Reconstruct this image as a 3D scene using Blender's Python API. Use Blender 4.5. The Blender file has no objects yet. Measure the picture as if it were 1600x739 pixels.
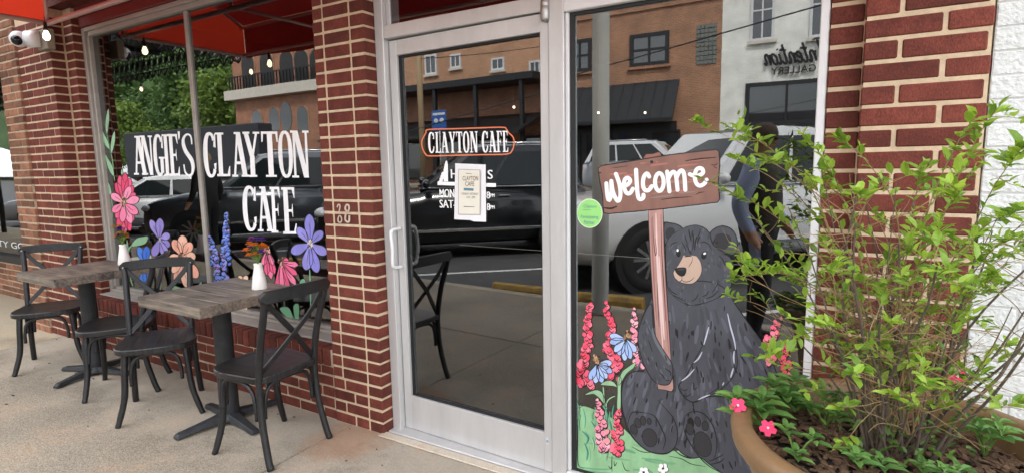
import bpy, bmesh, math, random
from mathutils import Vector, Matrix
from mathutils.geometry import tessellate_polygon
R = math.radians
rnd = random.Random(7)
S = bpy.context.scene
C = S.collection

# ---------------- camera ----------------
FPX, YAW, PITCH, ROLL = 876.05, 0.53666, 0.12833, -0.01821
CAM = Vector((0.0, -2.138, 1.463))
_R0 = Vector((math.cos(YAW), math.sin(YAW), 0)); _H = Vector((-math.sin(YAW), math.cos(YAW), 0))
_F = _H*math.cos(PITCH) - Vector((0, 0, 1))*math.sin(PITCH)
_U0 = _H*math.sin(PITCH) + Vector((0, 0, 1))*math.cos(PITCH)
_Rt = _R0*math.cos(ROLL) + _U0*math.sin(ROLL); _Up = _U0*math.cos(ROLL) - _R0*math.sin(ROLL)
cd = bpy.data.cameras.new('camera'); cam = bpy.data.objects.new('camera', cd); C.objects.link(cam)
cd.sensor_width = 36; cd.lens = FPX/1600*36; cd.clip_start = 0.02; cd.clip_end = 2000
m = Matrix((_Rt, _Up, -_F)).transposed().to_4x4(); m.translation = CAM; cam.matrix_world = m
S.camera = cam
# ---------------- sky, sun, exposure ----------------
SUN_EL, SUN_AZ = R(52), R(28)      # azimuth from +Y clockwise towards +X: the sun stands behind the cafe, which shades its own pavement
w = bpy.data.worlds.new('World'); S.world = w; w.use_nodes = True
nt = w.node_tree; nt.nodes.clear()
sky = nt.nodes.new('ShaderNodeTexSky'); sky.sky_type = 'NISHITA'; sky.sun_disc = False
sky.sun_elevation = SUN_EL; sky.sun_rotation = SUN_AZ; sky.air_density = 1.0; sky.dust_density = 2.0
hs = nt.nodes.new('ShaderNodeHueSaturation'); hs.inputs['Saturation'].default_value = 0.55
tc = nt.nodes.new('ShaderNodeTexCoord'); ns = nt.nodes.new('ShaderNodeTexNoise'); ns.inputs['Scale'].default_value = 2.2; ns.inputs['Detail'].default_value = 7
mp = nt.nodes.new('ShaderNodeMapping'); mp.inputs['Scale'].default_value = (1, 1, 2.4)
rp_ = nt.nodes.new('ShaderNodeValToRGB'); rp_.color_ramp.elements[0].position = .36; rp_.color_ramp.elements[1].position = .58
mx = nt.nodes.new('ShaderNodeMix'); mx.data_type = 'RGBA'; mx.inputs[7].default_value = (9.5, 9.6, 9.8, 1)
bg = nt.nodes.new('ShaderNodeBackground'); bg.inputs['Strength'].default_value = 0.15
wo = nt.nodes.new('ShaderNodeOutputWorld')
L = nt.links.new
L(sky.outputs[0], hs.inputs['Color']); L(tc.outputs['Generated'], mp.inputs[0]); L(mp.outputs[0], ns.inputs['Vector'])
L(ns.outputs['Fac'], rp_.inputs[0]); L(rp_.outputs[0], mx.inputs[0]); L(hs.outputs[0], mx.inputs[6]); L(mx.outputs[2], bg.inputs['Color']); L(bg.outputs[0], wo.inputs[0])
sd = bpy.data.lights.new('sun', 'SUN'); sd.energy = 2.4; sd.angle = R(10); sd.color = (1, .95, .88)
sun = bpy.data.objects.new('sun', sd); C.objects.link(sun)
_sd = Vector((math.sin(SUN_AZ)*math.cos(SUN_EL), math.cos(SUN_AZ)*math.cos(SUN_EL), math.sin(SUN_EL)))
sun.rotation_euler = _sd.to_track_quat('Z', 'Y').to_euler()
S.view_settings.view_transform = 'Standard'; S.view_settings.look = 'None'; S.view_settings.gamma = 1
S.view_settings.exposure = 1.82
S.render.engine = 'CYCLES'; S.cycles.max_bounces = 8; S.cycles.transparent_max_bounces = 16

# ---------------- picture measurements -> places ----------------
def ray(u, v):
    a, b = (u-800)/FPX, -(v-369.5)/FPX
    return _F + _Rt*a + _Up*b
def aty(u, v, Y):
    d = ray(u, v); return CAM + d*((Y-CAM.y)/d.y)
def atz(u, v, Z):
    d = ray(u, v); return CAM + d*((Z-CAM.z)/d.z)
YG = .11                                       # plane of the door and right window glass
def mir(u, v, Y, g=YG):                        # the real place of what the glass shows there, standing at depth Y in the street
    q = aty(u, v, 2*g-Y); return Vector((q.x, Y, q.z))
def mirz(u, v, Z, g=YG):
    q = atz(u, v, Z); return Vector((q.x, 2*g-q.y, q.z))

# ---------------- helpers ----------------
def srgb(r, g, b):
    f = lambda c: (c/255/12.92) if c/255 <= .04045 else ((c/255+.055)/1.055)**2.4
    return (f(r), f(g), f(b))
def wloc(o):
    v = Vector()
    while o: v += o.location; o = o.parent
    return v
def tag(o, label=None, cat=None, group=None, kind=None):
    if label: o['label'] = label
    if cat: o['category'] = cat
    if group: o['group'] = group
    if kind: o['kind'] = kind
    return o
def thing(name, label, cat, loc=(0, 0, 0), group=None):
    o = bpy.data.objects.new(name, None); C.objects.link(o); o.location = loc; o.empty_display_size = .1
    return tag(o, label, cat, group)
def link(name, me, mat, parent=None, smooth=False):
    if mat is not None:
        me.materials.clear()
        for m_ in (mat if isinstance(mat, (list, tuple)) else [mat]): me.materials.append(m_)
    if smooth:
        for p in me.polygons: p.use_smooth = True
    o = bpy.data.objects.new(name, me); C.objects.link(o)
    if parent: o.parent = parent
    return o
class MB:
    def __init__(s): s.v = []; s.f = []
    def add(s, vs, fs):
        n = len(s.v); s.v += [tuple(p) for p in vs]; s.f += [tuple(i+n for i in f) for f in fs]; return s
    def box(s, x0, x1, y0, y1, z0, z1, M=None):
        vs = [Vector((x, y, z)) for z in (z0, z1) for y in (y0, y1) for x in (x0, x1)]
        if M: vs = [M @ p for p in vs]
        return s.add(vs, [(0,2,3,1),(4,5,7,6),(0,1,5,4),(2,6,7,3),(0,4,6,2),(1,3,7,5)])
    def tube(s, pts, r, n=8, cap=True, flat=1.0, up=None):
        pts = [Vector(p) for p in pts]; k = len(pts)
        rr = r if isinstance(r, (list, tuple)) else [r]*k
        rings = []; prev = None
        for i, p in enumerate(pts):
            t = (pts[min(i+1, k-1)] - pts[max(i-1, 0)]).normalized()
            if prev is None:
                a = Vector(up) if up else (Vector((0, 0, 1)) if abs(t.z) < .9 else Vector((1, 0, 0)))
                nrm = (a - t*a.dot(t)).normalized()
            else:
                nrm = (prev - t*prev.dot(t)).normalized()
            prev = nrm; b = t.cross(nrm)
            rings.append([p + nrm*math.cos(2*math.pi*j/n)*rr[i] + b*math.sin(2*math.pi*j/n)*rr[i]*flat for j in range(n)])
        vs = [q for rg in rings for q in rg]
        fs = [(i*n+j, i*n+(j+1) % n, (i+1)*n+(j+1) % n, (i+1)*n+j) for i in range(k-1) for j in range(n)]
        if cap: fs += [tuple(range(n-1, -1, -1)), tuple(range((k-1)*n, k*n))]
        return s.add(vs, fs)
    def lathe(s, prof, n=24, c=(0, 0, 0), cap=False):
        vs = [(c[0]+r*math.cos(2*math.pi*j/n), c[1]+r*math.sin(2*math.pi*j/n), c[2]+z) for r, z in prof for j in range(n)]
        fs = [(i*n+j, i*n+(j+1) % n, (i+1)*n+(j+1) % n, (i+1)*n+j) for i in range(len(prof)-1) for j in range(n)]
        if cap: fs += [tuple(range(n-1, -1, -1)), tuple(range((len(prof)-1)*n, len(prof)*n))]
        return s.add(vs, fs)
    def prism(s, pts, d, M=None):          # pts: list of 3D points of a planar outline, d: extrusion vector
        pts = [Vector(p) for p in pts]; d = Vector(d); n = len(pts)
        tri = tessellate_polygon([pts])
        vs = pts + [p+d for p in pts]
        fs = [tuple(t) for t in tri] + [tuple(n+i for i in reversed(t)) for t in tri] + [(i, (i+1) % n, n+(i+1) % n, n+i) for i in range(n)]
        if M: vs = [M @ p for p in vs]
        return s.add(vs, fs)
    def ball(s, c, r, n=10, m_=7, sc=(1, 1, 1)):
        prof = [(max(1e-4, math.sin(math.pi*i/m_)), -math.cos(math.pi*i/m_)) for i in range(m_+1)]
        vs = [(c[0]+a*math.cos(2*math.pi*j/n)*r*sc[0], c[1]+a*math.sin(2*math.pi*j/n)*r*sc[1], c[2]+z*r*sc[2]) for a, z in prof for j in range(n)]
        fs = [(i*n+j, i*n+(j+1) % n, (i+1)*n+(j+1) % n, (i+1)*n+j) for i in range(m_) for j in range(n)]
        return s.add(vs, fs)
    def mesh(s, name, off=Vector(), bevel=0, seg=1):
        me = bpy.data.meshes.new(name)
        me.from_pydata([tuple(Vector(p)-off) for p in s.v], [], s.f); me.update()
        bm = bmesh.new(); bm.from_mesh(me)
        if bevel:
            bmesh.ops.bevel(bm, geom=[e for e in bm.edges if e.is_manifold and e.calc_face_angle(0) > .5], offset=bevel, segments=seg, affect='EDGES')
        bmesh.ops.recalc_face_normals(bm, faces=bm.faces)
        bm.to_mesh(me); bm.free()
        return me
    def build(s, name, mat, parent=None, smooth=False, bevel=0, seg=1):
        o = link(name, s.mesh(name, wloc(parent), bevel, seg), mat, parent, smooth)
        return o
def spline(pts, n=6, closed=False):
    pts = [Vector(p) for p in pts]; k = len(pts); out = []
    g = (lambda i: pts[i % k]) if closed else (lambda i: pts[max(0, min(k-1, i))])
    for i in range(k if closed else k-1):
        a, b, c, d = g(i-1), g(i), g(i+1), g(i+2)
        for j in range(n):
            t = j/n
            out.append(.5*((2*b)+(c-a)*t+(2*a-5*b+4*c-d)*t*t+(3*b-a-3*c+d)*t**3))
    if not closed: out.append(pts[-1])
    return out

# ---------------- materials ----------------
def nodes(name):
    m_ = bpy.data.materials.new(name); m_.use_nodes = True
    n = m_.node_tree; return m_, n, n.nodes['Principled BSDF']
def setp(b, **k):
    for a, v in k.items():
        a = a.replace('_', ' ')
        if a in b.inputs: b.inputs[a].default_value = v
def mk(name, col, rough=.6, var=.15, scale=8, bump=.1, metal=0, rand=0, col2=None, detail=6, stretch=(1, 1, 1), bscale=None, spec=.5, coat=0, dist=.02, gen=False):
    """plain procedural material: two-tone noise, optional per-object variation, noise bump"""
    m_, n, b = nodes(name); N = n.nodes.new; K = n.links.new
    c2 = col2 or tuple(min(1, c*(1+var)) for c in col); c1 = col if col2 else tuple(c*(1-var) for c in col)
    t = N('ShaderNodeTexCoord'); mp = N('ShaderNodeMapping'); mp.inputs['Scale'].default_value = stretch
    oi = N('ShaderNodeObjectInfo'); ad = N('ShaderNodeVectorMath'); ad.operation = 'MULTIPLY_ADD'
    K(t.outputs['Object'], mp.inputs[0]); K(oi.outputs['Random'], ad.inputs[0]); ad.inputs[1].default_value = (37, 53, 71); K(mp.outputs[0], ad.inputs[2])
    no = N('ShaderNodeTexNoise'); no.inputs['Scale'].default_value = scale; no.inputs['Detail'].default_value = detail; no.inputs['Roughness'].default_value = .65
    K(ad.outputs[0], no.inputs['Vector'])
    rp = N('ShaderNodeValToRGB'); e = rp.color_ramp.elements
    e[0].position = .3; e[1].position = .7; e[0].color = (*c1, 1); e[1].color = (*c2, 1); K(no.outputs['Fac'], rp.inputs[0])
    out = rp.outputs[0]
    if rand:
        h = N('ShaderNodeHueSaturation'); mr = N('ShaderNodeMapRange'); mr.inputs[3].default_value = 1-rand; mr.inputs[4].default_value = 1+rand
        K(oi.outputs['Random'], mr.inputs[0]); K(mr.outputs[0], h.inputs['Value']); K(out, h.inputs['Color']); out = h.outputs[0]
    K(out, b.inputs['Base Color'])
    if bump:
        n2 = N('ShaderNodeTexNoise'); n2.inputs['Scale'].default_value = bscale or scale*6; n2.inputs['Detail'].default_value = 5
        K(ad.outputs[0], n2.inputs['Vector']); bp = N('ShaderNodeBump'); bp.inputs['Strength'].default_value = bump; bp.inputs['Distance'].default_value = dist
        K(n2.outputs['Fac'], bp.inputs['Height']); K(bp.outputs[0], b.inputs['Normal'])
    setp(b, Roughness=rough, Metallic=metal, Specular_IOR_Level=spec, Coat_Weight=coat)
    return m_
def emit(name, col, s):
    m_, n, b = nodes(name); setp(b, Base_Color=(*col, 1), Emission_Color=(*col, 1), Emission_Strength=s); return m_
def glassmat(name, refl=.135, tint=(.62, .66, .66)):
    m_ = bpy.data.materials.new(name); m_.use_nodes = True; n = m_.node_tree; n.nodes.clear(); N = n.nodes.new; K = n.links.new
    g = N('ShaderNodeBsdfGlossy'); g.inputs['Roughness'].default_value = 0; g.inputs['Color'].default_value = (.97, .99, 1, 1)
    t = N('ShaderNodeBsdfTransparent'); t.inputs['Color'].default_value = (*tint, 1)
    f = N('ShaderNodeFresnel'); f.inputs['IOR'].default_value = 1.5
    ma = N('ShaderNodeMath'); ma.operation = 'MULTIPLY_ADD'; ma.inputs[1].default_value = 1-refl; ma.inputs[2].default_value = refl
    mx = N('ShaderNodeMixShader'); o = N('ShaderNodeOutputMaterial')
    # slight float-glass waviness
    tc = N('ShaderNodeTexCoord'); no = N('ShaderNodeTexNoise'); no.inputs['Scale'].default_value = 1.6; no.inputs['Detail'].default_value = 1
    bp = N('ShaderNodeBump'); bp.inputs['Strength'].default_value = .02; bp.inputs['Distance'].default_value = .02
    K(tc.outputs['Object'], no.inputs['Vector']); K(no.outputs['Fac'], bp.inputs['Height']); K(bp.outputs[0], g.inputs['Normal'])
    K(f.outputs[0], ma.inputs[0]); K(ma.outputs[0], mx.inputs[0]); K(t.outputs[0], mx.inputs[1]); K(g.outputs[0], mx.inputs[2]); K(mx.outputs[0], o.inputs[0])
    return m_
def wear(m_, col=(.22, .2, .19), lo=.545, hi=.6):
    n = m_.node_tree; N = n.nodes.new; K = n.links.new; b = n.nodes['Principled BSDF']; src = b.inputs['Base Color'].links[0].from_socket
    g = N('ShaderNodeNewGeometry'); no = N('ShaderNodeTexNoise'); no.inputs['Scale'].default_value = 45; no.inputs['Detail'].default_value = 4; t = N('ShaderNodeTexCoord'); K(t.outputs['Object'], no.inputs['Vector'])
    mr = N('ShaderNodeMapRange'); mr.inputs[1].default_value = lo; mr.inputs[2].default_value = hi; K(g.outputs['Pointiness'], mr.inputs[0])
    m2 = N('ShaderNodeMapRange'); m2.inputs[1].default_value = .53; m2.inputs[2].default_value = .66; K(no.outputs['Fac'], m2.inputs[0])
    mu = N('ShaderNodeMath'); mu.operation = 'MULTIPLY'; K(mr.outputs[0], mu.inputs[0]); K(m2.outputs[0], mu.inputs[1])
    x = N('ShaderNodeMix'); x.data_type = 'RGBA'; K(mu.outputs[0], x.inputs[0]); K(src, x.inputs[6]); x.inputs[7].default_value = (*col, 1); K(x.outputs[2], b.inputs['Base Color'])
M = {}
M['mortar'] = mk('mortar', srgb(198, 176, 147), .9, .16, 30, .5, dist=.004)
M['mortar_dim'] = mk('old_mortar', srgb(178, 158, 134), .9, .15, 30, .5, dist=.004)
def brickmat(name, c1, c2, rand, speck):
    m_, n, b = nodes(name); N = n.nodes.new; K = n.links.new
    t = N('ShaderNodeTexCoord'); oi = N('ShaderNodeObjectInfo'); ad = N('ShaderNodeVectorMath'); ad.operation = 'MULTIPLY_ADD'
    K(oi.outputs['Random'], ad.inputs[0]); ad.inputs[1].default_value = (37, 53, 71); K(t.outputs['Object'], ad.inputs[2])
    n1 = N('ShaderNodeTexNoise'); n1.inputs['Scale'].default_value = 14; n1.inputs['Detail'].default_value = 6; K(ad.outputs[0], n1.inputs['Vector'])
    mp = N('ShaderNodeMapping'); mp.inputs['Scale'].default_value = (260, 260, 130); K(ad.outputs[0], mp.inputs[0])     # wire-cut scratches
    n2 = N('ShaderNodeTexNoise'); n2.inputs['Scale'].default_value = 1; n2.inputs['Detail'].default_value = 4; K(mp.outputs[0], n2.inputs['Vector'])
    r1 = N('ShaderNodeValToRGB'); r1.color_ramp.elements[0].color = (*c1, 1); r1.color_ramp.elements[1].color = (*c2, 1); r1.color_ramp.elements[0].position = .3; r1.color_ramp.elements[1].position = .7
    K(n1.outputs['Fac'], r1.inputs[0])
    r2 = N('ShaderNodeMapRange'); r2.inputs[1].default_value = .3; r2.inputs[2].default_value = .7; r2.inputs[3].default_value = 1-speck; r2.inputs[4].default_value = 1+speck; K(n2.outputs['Fac'], r2.inputs[0])
    r3 = N('ShaderNodeMapRange'); r3.inputs[3].default_value = 1-rand; r3.inputs[4].default_value = 1+rand; K(oi.outputs['Random'], r3.inputs[0])
    mu = N('ShaderNodeMath'); mu.operation = 'MULTIPLY'; K(r2.outputs[0], mu.inputs[0]); K(r3.outputs[0], mu.inputs[1])
    h = N('ShaderNodeHueSaturation'); K(mu.outputs[0], h.inputs['Value']); K(r1.outputs[0], h.inputs['Color']); K(h.outputs[0], b.inputs['Base Color'])
    bp = N('ShaderNodeBump'); bp.inputs['Strength'].default_value = .6; bp.inputs['Distance'].default_value = .003; K(n2.outputs['Fac'], bp.inputs['Height']); K(bp.outputs[0], b.inputs['Normal'])
    setp(b, Roughness=.82, Specular_IOR_Level=.3); return m_
M['brick'] = brickmat('red_brick', srgb(88, 43, 35), srgb(114, 57, 46), .24, .32)
M['brick_tan'] = brickmat('brown_brick', srgb(104, 76, 60), srgb(146, 98, 74), .42, .25)
M['brick_white'] = mk('painted_white_brick', srgb(206, 208, 206), .6, .06, 12, 1.0, rand=.02, bscale=70, dist=.008)
M['white_joint'] = mk('painted_white_joint', srgb(190, 190, 188), .7, .06, 20, .5, dist=.004)
M['alu'] = mk('brushed_aluminium', srgb(198, 197, 196), .42, .09, 7, .08, metal=.35, stretch=(1, 1, .25))
M['alu_old'] = mk('weathered_aluminium', srgb(166, 160, 152), .55, .12, 9, .12, metal=.25, stretch=(.6, 1, 1))
M['white_paint'] = mk('white_painted_frame', srgb(220, 220, 221), .45, .04, 6, .05)
M['maroon'] = mk('maroon_board', srgb(112, 42, 40), .55, .15, 6, .1, stretch=(.3, 1, 1))
M['gasket'] = mk('black_rubber', (.012, .012, .013), .6, .1, 10, 0)
M['steel'] = mk('dull_steel', srgb(160, 158, 155), .35, .08, 12, .05, metal=.8)
M['black_wood'] = mk('worn_black_paint', (.006, .006, .007), .4, .5, 22, .25, col2=(.016, .016, .018)); wear(M['black_wood'], (.07, .065, .06), .62, .72)
M['iron'] = mk('black_cast_iron', (.02, .022, .025), .55, .35, 18, .25)
M['ceramic'] = mk('white_ceramic', srgb(236, 232, 226), .25, .03, 6, 0)
M['plastic_white'] = mk('white_plastic', srgb(228, 228, 230), .35, .03, 6, 0)
M['plastic_grey'] = mk('grey_box', srgb(132, 124, 110), .6, .06, 10, .05)
M['lens'] = mk('black_lens', (.006, .007, .012), .08, .1, 3, 0)
M['glass'] = glassmat('window_glass')
M['clear'] = bpy.data.materials.new('clear_inner_face'); M['clear'].use_nodes = True; _n = M['clear'].node_tree; _t = _n.nodes.new('ShaderNodeBsdfTransparent'); _t.inputs[0].default_value = (.9, .93, .93, 1); _n.links.new(_t.outputs[0], _n.nodes['Material Output'].inputs[0])
M['bulb'] = emit('glowing_bulb', (1, .72, .42), 2.6)
M['lamp'] = emit('lit_lamp', (1, .8, .55), 2)
M['black_plastic'] = mk('black_plastic', (.015, .015, .016), .45, .1, 10, 0)
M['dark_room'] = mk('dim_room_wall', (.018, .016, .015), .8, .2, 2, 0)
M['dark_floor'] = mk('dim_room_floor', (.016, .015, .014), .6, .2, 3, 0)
def fabric(name, col, tr=.5):
    m_, n, b = nodes(name); N = n.nodes.new; K = n.links.new
    t = N('ShaderNodeBsdfTranslucent'); t.inputs['Color'].default_value = (min(1, col[0]*1.5), col[1]*1.2, col[2]*1.2, 1); mx = N('ShaderNodeMixShader'); mx.inputs[0].default_value = tr
    setp(b, Base_Color=(*col, 1), Roughness=.8); o = n.nodes['Material Output']
    tc = N('ShaderNodeTexCoord'); no = N('ShaderNodeTexNoise'); no.inputs['Scale'].default_value = 3; bp = N('ShaderNodeBump'); bp.inputs['Strength'].default_value = .25; bp.inputs['Distance'].default_value = .05
    K(tc.outputs['Object'], no.inputs['Vector']); K(no.outputs['Fac'], bp.inputs['Height']); K(bp.outputs[0], b.inputs['Normal'])
    K(b.outputs[0], mx.inputs[1]); K(t.outputs[0], mx.inputs[2]); K(mx.outputs[0], o.inputs[0]); return m_
M['red_fabric'] = fabric('red_awning_canvas', (.26, .016, .012), .16)
M['backlit_fabric'] = fabric('red_awning_backlit_canvas', (.55, .05, .022), .72)  # same canvas as the roof, coloured brighter to show light coming through
M['pink_pipe'] = mk('painted_awning_pipe', srgb(205, 170, 165), .4, .08, 10, .05, metal=.2)
def woodtop():
    m_, n, b = nodes('weathered_wood_top'); N = n.nodes.new; K = n.links.new
    t = N('ShaderNodeTexCoord'); oi = N('ShaderNodeObjectInfo'); ad = N('ShaderNodeVectorMath'); ad.operation = 'MULTIPLY_ADD'
    K(oi.outputs['Random'], ad.inputs[0]); ad.inputs[1].default_value = (7, 13, 3); K(t.outputs['Object'], ad.inputs[2])
    mp = N('ShaderNodeMapping'); mp.inputs['Scale'].default_value = (5, 60, 60); K(ad.outputs[0], mp.inputs[0])
    n1 = N('ShaderNodeTexNoise'); n1.inputs['Scale'].default_value = 1; n1.inputs['Detail'].default_value = 8; n1.inputs['Distortion'].default_value = .6; K(mp.outputs[0], n1.inputs['Vector'])
    n2 = N('ShaderNodeTexNoise'); n2.inputs['Scale'].default_value = 6; n2.inputs['Detail'].default_value = 5; K(ad.outputs[0], n2.inputs['Vector'])
    ma = N('ShaderNodeMath'); ma.operation = 'MULTIPLY_ADD'; ma.inputs[1].default_value = .55; K(n1.outputs['Fac'], ma.inputs[0]); m2 = N('ShaderNodeMath'); m2.operation = 'MULTIPLY'; m2.inputs[1].default_value = .45; K(n2.outputs['Fac'], m2.inputs[0]); K(m2.outputs[0], ma.inputs[2])
    r = N('ShaderNodeValToRGB'); e = r.color_ramp.elements; e[0].position = .36; e[1].position = .66; e[0].color = (*srgb(64, 59, 55), 1); e[1].color = (*srgb(148, 134, 116), 1)
    q = e.new(.5); q.color = (*srgb(108, 98, 89), 1)
    K(ma.outputs[0], r.inputs[0]); K(r.outputs[0], b.inputs['Base Color'])
    bp = N('ShaderNodeBump'); bp.inputs['Strength'].default_value = .2; bp.inputs['Distance'].default_value = .003; K(n1.outputs['Fac'], bp.inputs['Height']); K(bp.outputs[0], b.inputs['Normal'])
    setp(b, Roughness=.42); return m_
M['table_wood'] = woodtop()
def concrete(name, c, stain):
    m_, n, b = nodes(name); N = n.nodes.new; K = n.links.new
    g = N('ShaderNodeNewGeometry'); pos = g.outputs['Position']
    def noise(sc, det, rough=.6):
        x = N('ShaderNodeTexNoise'); x.inputs['Scale'].default_value = sc; x.inputs['Detail'].default_value = det; x.inputs['Roughness'].default_value = rough; K(pos, x.inputs['Vector']); return x.outputs['Fac']
    def ramp(f, a, b_, c0, c1):
        r = N('ShaderNodeValToRGB'); e = r.color_ramp.elements; e[0].position = a; e[1].position = b_; e[0].color = (*c0, 1); e[1].color = (*c1, 1); K(f, r.inputs[0]); return r.outputs[0]
    def mix(f, a, b_, mode='MIX'):
        x = N('ShaderNodeMix'); x.data_type = 'RGBA'; x.blend_type = mode
        if isinstance(f, float): x.inputs[0].default_value = f
        else: K(f, x.inputs[0])
        for i, q in ((6, a), (7, b_)):
            if isinstance(q, tuple): x.inputs[i].default_value = (*q, 1)
            else: K(q, x.inputs[i])
        return x.outputs[2]
    base = ramp(noise(1.3, 6), .3, .7, tuple(x*.72 for x in c), tuple(min(1, x*1.16) for x in c))
    sp = mix(1.0, ramp(noise(150, 3, .8), .34, .66, (.42, .4, .37), (1.3, 1.28, 1.25)), ramp(noise(42, 4, .8), .36, .64, (.8, .79, .77), (1.12, 1.12, 1.11)), 'MULTIPLY')          # exposed sand and aggregate
    col = mix(1.0, base, sp, 'MULTIPLY')
    sy = N('ShaderNodeSeparateXYZ'); K(pos, sy.inputs[0]); wm = N('ShaderNodeMath'); wm.operation = 'MULTIPLY_ADD'; wm.inputs[1].default_value = 1.1; wm.inputs[2].default_value = .72; K(sy.outputs[1], wm.inputs[0])   # worn smooth and pale along the wall
    wn_ = N('ShaderNodeMath'); wn_.operation = 'MULTIPLY_ADD'; wn_.inputs[1].default_value = 1.6; K(noise(2.6, 5), wn_.inputs[0]); K(wm.outputs[0], wn_.inputs[2]); wc = N('ShaderNodeMapRange'); wc.inputs[1].default_value = .75; wc.inputs[2].default_value = 1.35; wc.inputs[4].default_value = .6; K(wn_.outputs[0], wc.inputs[0])
    col = mix(wc.outputs[0], col, tuple(min(1, x*1.42) for x in (c[0], c[1]*1.01, c[2]*1.02)))
    st = ramp(noise(2.6, 6, .75), .52, .68, (0, 0, 0), (1, 1, 1))
    sm = N('ShaderNodeMath'); sm.operation = 'MULTIPLY'; sm.inputs[1].default_value = stain; K(st, sm.inputs[0])
    col = mix(sm.outputs[0], col, srgb(176, 122, 76))
    dv = N('ShaderNodeVectorMath'); dv.operation = 'DISTANCE'; dv.inputs[1].default_value = (-2.26, -.13, 0); K(pos, dv.inputs[0])       # one rusty patch by the brick pier
    da = N('ShaderNodeMath'); da.operation = 'MULTIPLY_ADD'; da.inputs[1].default_value = .35; K(noise(7, 5), da.inputs[0]); K(dv.outputs['Value'], da.inputs[2]); dr_ = N('ShaderNodeMapRange'); dr_.inputs[1].default_value = .46; dr_.inputs[2].default_value = .3; dr_.inputs[4].default_value = .42; K(da.outputs[0], dr_.inputs[0])
    col = mix(dr_.outputs[0], col, srgb(172, 118, 76))
    dk = ramp(noise(5.5, 6, .75), .6, .8, (0, 0, 0), (1, 1, 1)); dm = N('ShaderNodeMath'); dm.operation = 'MULTIPLY'; dm.inputs[1].default_value = .6; K(dk, dm.inputs[0])
    col = mix(dm.outputs[0], col, srgb(112, 102, 92)); K(col, b.inputs['Base Color'])
    mp = N('ShaderNodeMapping'); mp.inputs['Rotation'].default_value = (0, 0, .5); mp.inputs['Scale'].default_value = (10, 170, 10); K(pos, mp.inputs[0])
    br = N('ShaderNodeTexNoise'); br.inputs['Scale'].default_value = 1; br.inputs['Detail'].default_value = 3; K(mp.outputs[0], br.inputs['Vector'])
    ma = N('ShaderNodeMath'); ma.operation = 'ADD'; K(br.outputs['Fac'], ma.inputs[0]); K(noise(170, 3, .8), ma.inputs[1])
    bp = N('ShaderNodeBump'); bp.inputs['Strength'].default_value = .45; bp.inputs['Distance'].default_value = .004; K(ma.outputs[0], bp.inputs['Height']); K(bp.outputs[0], b.inputs['Normal'])
    setp(b, Roughness=.85, Specular_IOR_Level=.3); return m_
M['concrete'] = concrete('sidewalk_concrete', srgb(160, 151, 137), .24)
M['concrete_warm'] = concrete('sidewalk_concrete_warm', srgb(170, 158, 137), .26)
M['concrete_pale'] = concrete('threshold_concrete', srgb(188, 178, 162), .3)
M['asphalt'] = mk('asphalt', (.06, .06, .062), .85, .3, 3, .6, bscale=220, dist=.006)
M['line_white'] = mk('road_paint', (.6, .6, .58), .7, .15, 12, .2)
M['yellow_curb'] = mk('worn_yellow_paint', srgb(120, 104, 70), .8, 0, 9, .4, col2=srgb(196, 152, 60))
# =====================================================================
#  GROUND
# =====================================================================
KERB_Y = -2.85; ROAD_Z = -0.13
rdv = [(x, y, z) for y, z in ((KERB_Y-.16, ROAD_Z), (-8, ROAD_Z), (-15, .22), (-21, .26), (-60, .26)) for x in (-90, 40)]      # the street rises towards its far side
o = MB().add(rdv+[(x, y, -.44) for x, y, z in rdv], [(2*i, 2*i+1, 2*i+3, 2*i+2) for i in range(4)]+[(10+2*i, 12+2*i, 13+2*i, 11+2*i) for i in range(4)]+[(2*i, 2*i+2, 12+2*i, 10+2*i) for i in range(4)]+[(2*i+1, 11+2*i, 13+2*i, 3+2*i) for i in range(4)]+[(0, 10, 11, 1), (8, 9, 19, 18)]).build('road', M['asphalt']); tag(o, kind='structure')
g = MB().box(-400, 300, -400, 200, -.6, -.46).build('ground', mk('bare_ground', (.09, .085, .06), .9, .3, .2, .2)); tag(g, kind='structure')
side = MB().box(-40, 14, KERB_Y, 1.2, -.3, -.035).build('sidewalk', mk('joint_dirt', srgb(92, 84, 72), .95, .2, 20, .3)); tag(side, kind='structure')
joints = [-34, -29, -24, -19.4, -16.0, -12.7, -9.4, -6.0, -2.37, .95, 4.3, 7.6, 11]
for i in range(len(joints)-1):
    x0, x1 = joints[i]+.005, joints[i+1]-.005
    for (y0, y1) in ((KERB_Y+.004, -1.455), (-1.445, .165 if x1 > -5.9 else 1.2)):
        dz = rnd.uniform(-.002, .002)
        mb = MB().box(x0, x1, y0, y1, -.12, dz)
        mb.build('slab', M['concrete_warm'] if x1 < -5.9 else M['concrete'], side, bevel=.005)
kerb = MB()
for i in range(18): kerb.box(-40+i*3+.004, -40+(i+1)*3-.004, KERB_Y-.16, KERB_Y-.003, -.4, .002)
o = kerb.build('kerb', M['concrete_pale'], bevel=.012); tag(o, kind='structure')
# far pavement on the other side of the street
o = MB().box(-60, 30, -27, -20.6, -.4, .4).build('far_pavement', M['concrete']); tag(o, kind='structure')

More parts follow.
